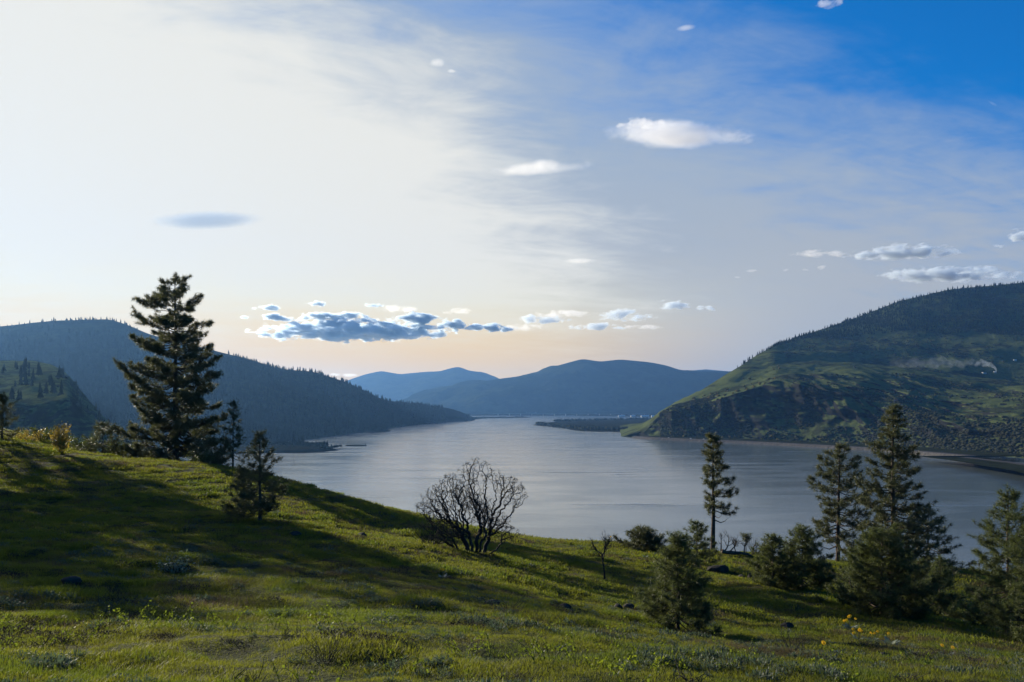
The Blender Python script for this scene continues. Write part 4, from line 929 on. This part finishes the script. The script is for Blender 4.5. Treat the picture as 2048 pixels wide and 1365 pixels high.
def scatter(name, pts, scl, rot, idx, label, material):
    me = bpy.data.meshes.new(name); me.vertices.add(len(pts)); me.vertices.foreach_set('co', pts.astype(np.float32).ravel())
    for an, ty, arr in (('scl', 'FLOAT', scl.astype(np.float32)), ('rot', 'FLOAT', rot.astype(np.float32)), ('kind_index', 'INT', idx.astype(np.int32))):
        at = me.attributes.new(an, ty, 'POINT'); at.data.foreach_set('value', arr)
    me.materials.append(material)
    o = bpy.data.objects.new(name, me); C.objects.link(o)
    nt = bpy.data.node_groups.new(name + '_scatter', 'GeometryNodeTree'); nt.interface.new_socket('Geometry', in_out='INPUT', socket_type='NodeSocketGeometry'); nt.interface.new_socket('Geometry', in_out='OUTPUT', socket_type='NodeSocketGeometry')
    N, L = nt.nodes, nt.links; gi = N.new('NodeGroupInput'); go = N.new('NodeGroupOutput'); ip = N.new('GeometryNodeInstanceOnPoints'); ci = N.new('GeometryNodeCollectionInfo')
    ci.inputs['Collection'].default_value = src; ci.inputs['Separate Children'].default_value = True; ci.inputs['Reset Children'].default_value = True
    def na(n_, t_): q_ = N.new('GeometryNodeInputNamedAttribute'); q_.data_type = t_; q_.inputs['Name'].default_value = n_; return q_.outputs['Attribute']
    cx = N.new('ShaderNodeCombineXYZ'); L.new(na('rot', 'FLOAT'), cx.inputs[2])
    L.new(gi.outputs[0], ip.inputs['Points']); L.new(ci.outputs[0], ip.inputs['Instance']); ip.inputs['Pick Instance'].default_value = True
    L.new(na('kind_index', 'INT'), ip.inputs['Instance Index']); L.new(cx.outputs[0], ip.inputs['Rotation']); L.new(na('scl', 'FLOAT'), ip.inputs['Scale']); L.new(ip.outputs[0], go.inputs[0])
    md = o.modifiers.new('scatter', 'NODES'); md.node_group = nt
    return tag(o, label, kind='stuff')

def grass():
    r_ = np.random.RandomState(12); A = []
    for r0, r1, n, lo, hi in ((4.5, 9, 12000, .8, 1.2), (9, 16, 26000, .85, 1.4), (16, 30, 34000, 1.0, 1.8)):
        r = np.sqrt(r_.uniform(r0 ** 2, r1 ** 2, n)); th = np.radians(r_.uniform(-40, 40, n)); A.append(np.stack([r * np.sin(th), r * np.cos(th), r_.uniform(lo, hi, n), np.zeros(n)], -1))
    for r0, r1, n, lo, hi in ((28, 48, 26000, .8, 1.5), (46, 92, 34000, 1.0, 2.0)):
        r = np.sqrt(r_.uniform(r0 ** 2, r1 ** 2, n)); th = np.radians(r_.uniform(-40, 40, n)); A.append(np.stack([r * np.sin(th), r * np.cos(th), r_.uniform(lo, hi, n), np.ones(n)], -1))
    A = np.concatenate(A); x, y, s, far = A.T; z = ground(x, y)
    pat = fbm(x / 1.3, y / 1.3, 41, 5, .75); pat2 = fbm(x / 1.6, y / 1.6, 47, 4, .6); rnd = r_.rand(len(x))
    idx = np.where(rnd < .55, 0, 1); idx = np.where(pat > .22, 2, idx); idx = np.where((pat < -.24) & (rnd < .5) & (np.hypot(x, y) > 13), 3, idx)
    idx = np.where((pat2 > .15) & (rnd > .90), 4, idx); idx = np.where((pat2 < -.30) & (rnd > .93), 5, idx)
    f_idx = np.where(pat > .2, 7, 6); f_idx = np.where((pat < -.15) & (rnd < .55), 8, f_idx); f_idx = np.where((pat2 > .15) & (rnd > .93), 4, f_idx); f_idx = np.where((pat2 < -.3) & (rnd > .88), 5, f_idx)
    idx = np.where(far > .5, f_idx, idx); s = np.where((far > .5) & (idx < 6), s * 1.3, s)
    s = s * (1 + .9 * np.clip(fbm(x / 1.0, y / 1.0, 55, 3), -.5, 1))
    keep = (fbm(x / .9, y / .9, 59, 3) > -.38) | (rnd < .25)
    # taller weeds near by, dead brush mats and grey herbs dotted over the slope
    E = []
    for r0, r1, n, k in ((6.5, 13, 70, 9), (6.5, 16, 170, 10), (9, 60, 420, 11), (7, 45, 330, 12), (9, 60, 520, 13)):
        r = np.sqrt(r_.uniform(r0 ** 2, r1 ** 2, n)); th = np.radians(r_.uniform(-38, 38, n)); X = r * np.sin(th); Y = r * np.cos(th)
        g_ = fbm(X / 4, Y / 4, 200 + k, 2) + r_.uniform(-.35, .35, n) > 0; E.append(np.stack([X, Y, r_.uniform(.55, 1.3, n), np.full(n, k)], -1)[g_])
    E = np.concatenate(E); x = np.concatenate([x[keep], E[:, 0]]); y = np.concatenate([y[keep], E[:, 1]]); s = np.concatenate([s[keep], E[:, 2]]); idx = np.concatenate([idx[keep], E[:, 3]]); z = ground(x, y); keep = slice(None)
    scatter('grass', np.stack([x, y, z - .01], -1)[keep], s[keep], r_.uniform(0, 6.28, len(x))[keep], idx[keep], 'short spring grass with dry tufts and grey herbs over the slope', M['g1'])
grass()

# ------------------------------------------------------------------ clouds (outside the haze)
def cloud_mat(name, dens, aniso, color, lo, hi, namp, sc_, flat=0.0, detail=5.0):
    """cloud that thins out towards its ragged edge: envelope from the body's own extent plus billowing noise"""
    m, b, out = mat(name); v = b.n.new('ShaderNodeVolumePrincipled'); v.inputs['Anisotropy'].default_value = aniso; v.inputs['Color'].default_value = (*color, 1)
    tc = b.n.new('ShaderNodeTexCoord'); g = b.v('MULTIPLY', b.v('SUBTRACT', tc.outputs['Generated'], (.5, .5, .5)), (2, 2, 2)); x, y, z = b.sep(g)
    zf = b.m('MAXIMUM', z, b.m('MULTIPLY', z, -(1 + flat)))
    r2 = b.m('ADD', b.m('ADD', b.m('MULTIPLY', x, x), b.m('MULTIPLY', y, y)), b.m('MULTIPLY', zf, zf))
    rnd = b.n.new('ShaderNodeObjectInfo').outputs['Random']; ox, oy, oz = b.sep(tc.outputs['Object'])
    p = b.comb(b.m('MULTIPLY_ADD', rnd, 90.0, b.m('MULTIPLY', ox, sc_ * .55)), b.m('MULTIPLY', oy, sc_ * .4), b.m('MULTIPLY', oz, sc_ * 1.25))
    n = b.m('SUBTRACT', b.noise(p, 1.0, detail, 0.62, 0.3), 0.5)
    e = b.m('MULTIPLY_ADD', n, namp, b.m('SUBTRACT', 1.0, r2))
    b.l.new(b.m('MULTIPLY', b.mr(e, lo, hi), dens), v.inputs['Density']); b.l.new(v.outputs[0], out.inputs['Volume']); return m
M['cloud'] = cloud_mat('cumulus', 0.019, 0.6, (.76, .88, 1), .45, .95, 4.6, 1 / 260., .6, 8.0)
M['cloud_thin'] = cloud_mat('thin_cumulus', 0.0075, 0.5, (.84, .92, 1), .45, 1.1, 4.6, 1 / 240., .6, 8.0)
M['lens'] = cloud_mat('lenticular', 0.0019, 0.45, (1, 1, 1), .1, 1.15, 2.2, 1 / 650., 0, 8.0)
M['lens_dark'] = cloud_mat('backlit_lenticular', 0.0016, 0.0, (.62, .74, .88), .0, .95, .9, 1 / 900., 0, 3.0)  # backlit shade put into the grey-blue volume colour
M['wisp'] = cloud_mat('wisp', 0.0022, 0.5, (1, 1, 1), .35, 1.1, 4.4, 1 / 240., 0, 8.0)

def body(name, W, Dp, Hh, material, loc, tilt=0.0):
    bm = bmesh.new(); bmesh.ops.create_icosphere(bm, subdivisions=3, radius=1); me = bpy.data.meshes.new(name)
    for v in bm.verts: v.co = (v.co.x * W, v.co.y * Dp, v.co.z * Hh)
    bm.to_mesh(me); bm.free(); me.materials.append(M[material]); o = bpy.data.objects.new(name, me); C.objects.link(o); o.location = loc; o.rotation_euler = (0, -tilt, 0); return o

def cumulus(px, py, w, h, D, label, seed, material='cloud', puffs=16, name='cloud'):
    return tag(body(name, 1.22 * w / F * D / 2, .8 * max(w / F * D / 4, h / F * D), 1.18 * h / F * D / 2, material, P(px, py, D + seed * 7 % 900)), label, 'cloud', 'low broken clouds')
D0 = 24000
for i, a in enumerate(((705, 665, 370, 56, 'largest dark cloud low over the far valley'), (832, 640, 95, 34, 'dark cloud sitting on the end of the largest dark cloud'), (556, 637, 68, 22, 'dark oval cloud just above the near end of the largest dark cloud'),
                       (531, 617, 58, 17, 'small dark oval cloud, highest at the near end of the bank'), (627, 609, 48, 15, 'small ragged dark cloud floating above the middle of the largest cloud'), (746, 612, 46, 13, 'thin grey cloud streak above the largest cloud'),
                       (490, 636, 22, 9, 'tiny dark cloud at the outermost tip of the dark bank'), (982, 657, 120, 22, 'long dark cloud with a bright top past the end of the largest cloud'), (1088, 641, 110, 26, 'pale puffy cloud in the middle of the low cloud row'),
                       (1198, 655, 110, 20, 'grey based cloud right below a puffier one over the far mountain'), (1252, 634, 110, 32, 'puffy white topped cloud over the far mountain'), (1350, 612, 74, 26, 'white cloud with a dark slanting base, above the river bend'),
                       (1413, 618, 36, 17, 'small white wisp beside the slanting white cloud'), (915, 623, 62, 16, 'faint pale cloud above the long dark cloud'),
                       (1815, 507, 190, 38, 'grey and white cloud streak above the cliff hill, upper of the two'), (1640, 508, 115, 15, 'thin white streak trailing the upper cloud above the cliff hill'), (1895, 552, 270, 36, 'long grey and white cloud touching the skyline of the cliff hill'),
                       (2036, 473, 42, 28, 'white cloud cut by the photo edge above the cliff hill'), (1995, 494, 32, 9, 'tiny grey cloud between the upper streak and the edge cloud'), (690, 750, 70, 8, 'faint pale streak low on the horizon over the wooded hill'), (668, 634, 150, 20, 'bright ragged fringe along the top of the largest dark cloud'),
                       (800, 618, 90, 15, 'thin bright wisp over the dark cloud at the end of the bank'), (905, 650, 70, 26, 'bright broken fringe between the bank and the long dark cloud'), (1045, 655, 90, 15, 'grey ragged cloud joining the long dark cloud and the pale puffy one'),
                       (1130, 628, 120, 16, 'faint white wisp over the middle of the low cloud row'), (1290, 655, 80, 10, 'thin pale streak trailing below the puffy white topped cloud'), (1725, 512, 90, 20, 'grey ragged tail of the upper cloud above the cliff hill'))):
    cumulus(*a[:4], D0, a[4], 100 + i, puffs=26 if a[2] > 200 else 14, material='wisp' if a[2] > 60 and a[3] < 17 else ('cloud_thin' if a[0] > 1030 else 'cloud'))
for i, a in enumerate(((1503, 542, 26, 5), (1573, 541, 18, 8), (1610, 541, 16, 7), (1645, 537, 18, 12), (1475, 555, 18, 4))):
    cumulus(*a, D0, 'tiny white cloud fleck in the thin row above the cliff hill', 140 + i, 'wisp', 6)

def lenticular(px, py, w, h, D, label, material, seed, tilt=0.0, name='cloud', cat='cloud'):
    o = body(name, 1.12 * w / F * D / 2, .5 * w / F * D / 2, 1.15 * h / F * D / 2, material, P(px, py, D), tilt); return tag(o, label, cat, 'smooth high clouds' if cat == 'cloud' else None)
D1 = 23000
lenticular(1358, 270, 285, 38, D1, 'largest smooth white lens cloud in the blue sky', 'lens', 1, -.04)
lenticular(1290, 247, 130, 18, D1 + 1500, 'faint thin veil on top of the largest lens cloud', 'wisp', 2)
lenticular(1085, 336, 205, 14, D1, 'long thin white lens cloud below the largest one', 'lens', 3, .05)
lenticular(413, 441, 215, 28, D1, 'grey blue lens cloud alone in the bright sky above the tallest pine', 'lens_dark', 4, .05)
lenticular(874, 125, 34, 18, D1, 'small bright round cloud alone high in the sky', 'lens', 5)
lenticular(905, 142, 26, 8, D1, 'faint wisp beside the small bright round cloud', 'wisp', 6)
lenticular(1372, 56, 42, 10, D1, 'small white wisp high in the deep blue', 'lens', 7, .15)
lenticular(1160, 522, 72, 9, D1, 'thin pale cloud bar midway above the far mountain', 'lens', 8)
lenticular(1662, 6, 60, 20, D1, 'white wisp cut by the top edge of the photo', 'wisp', 9, .1)
lenticular(1985, 207, 26, 2.5, D1, 'short white contrail in the deep blue', 'lens', 10, -.55, 'contrail', 'contrail')

# ------------------------------------------------------------------ smoke and haze
def smoke():
    g = Geo(); bm = bmesh.new(); r_ = np.random.RandomState(2); c = np.array(hp2) + np.array([6, 0, 4.0])
    for k in range(90):
        t = k / 89.0; x = -430 * t ** 1.5 + r_.normal() * 5 * t; z = 46 * (1 - math.exp(-7 * t)) * (1 - .35 * t) + r_.normal() * 9 * t ** .7; rr = 4.0 + 24 * t ** .8 * r_.uniform(.5, 1)
        bmesh.ops.create_icosphere(bm, subdivisions=1, radius=rr, matrix=mathutils.Matrix.Translation((x, r_.normal() * 14 * t, z)))
    me = bpy.data.meshes.new('smoke'); bm.to_mesh(me); bm.free(); m, b, out = mat('smoke'); v = b.n.new('ShaderNodeVolumePrincipled'); v.inputs['Anisotropy'].default_value = .4; v.inputs['Color'].default_value = (.85, .92, 1, 1)
    x, y, z = b.sep(b.n.new('ShaderNodeTexCoord').outputs['Object']); dn = b.m('MULTIPLY_ADD', b.mr(x, -90, 4, 0, 1, False), .022, b.mr(x, -440, -60, .0008, .0035, False)); b.l.new(b.m('MULTIPLY', dn, b.mr(b.noise(pos(b), .06, 4.), .35, .65, .2, 1.6)), v.inputs['Density']); b.l.new(v.outputs[0], out.inputs['Volume'])
    me.materials.append(m); o = bpy.data.objects.new('smoke', me); C.objects.link(o); o.location = c; md = o.modifiers.new('union', 'REMESH'); md.mode = 'VOXEL'; md.voxel_size = 3.0
    tag(o, 'white smoke drifting off the bench beside the farmhouse', kind='stuff')
smoke()

def haze():
    g = Geo(); g.box((0, 9450, 497), (30000, 20100, 1006)); m, b, out = mat('haze'); v = b.n.new('ShaderNodeVolumePrincipled')
    v.inputs['Density'].default_value = 2.9e-5; v.inputs['Color'].default_value = (.21, .47, .96, 1); v.inputs['Anisotropy'].default_value = 0.46
    b.l.new(v.outputs[0], out.inputs['Volume']); tag(g.obj('haze', m), kind='stuff')
haze()
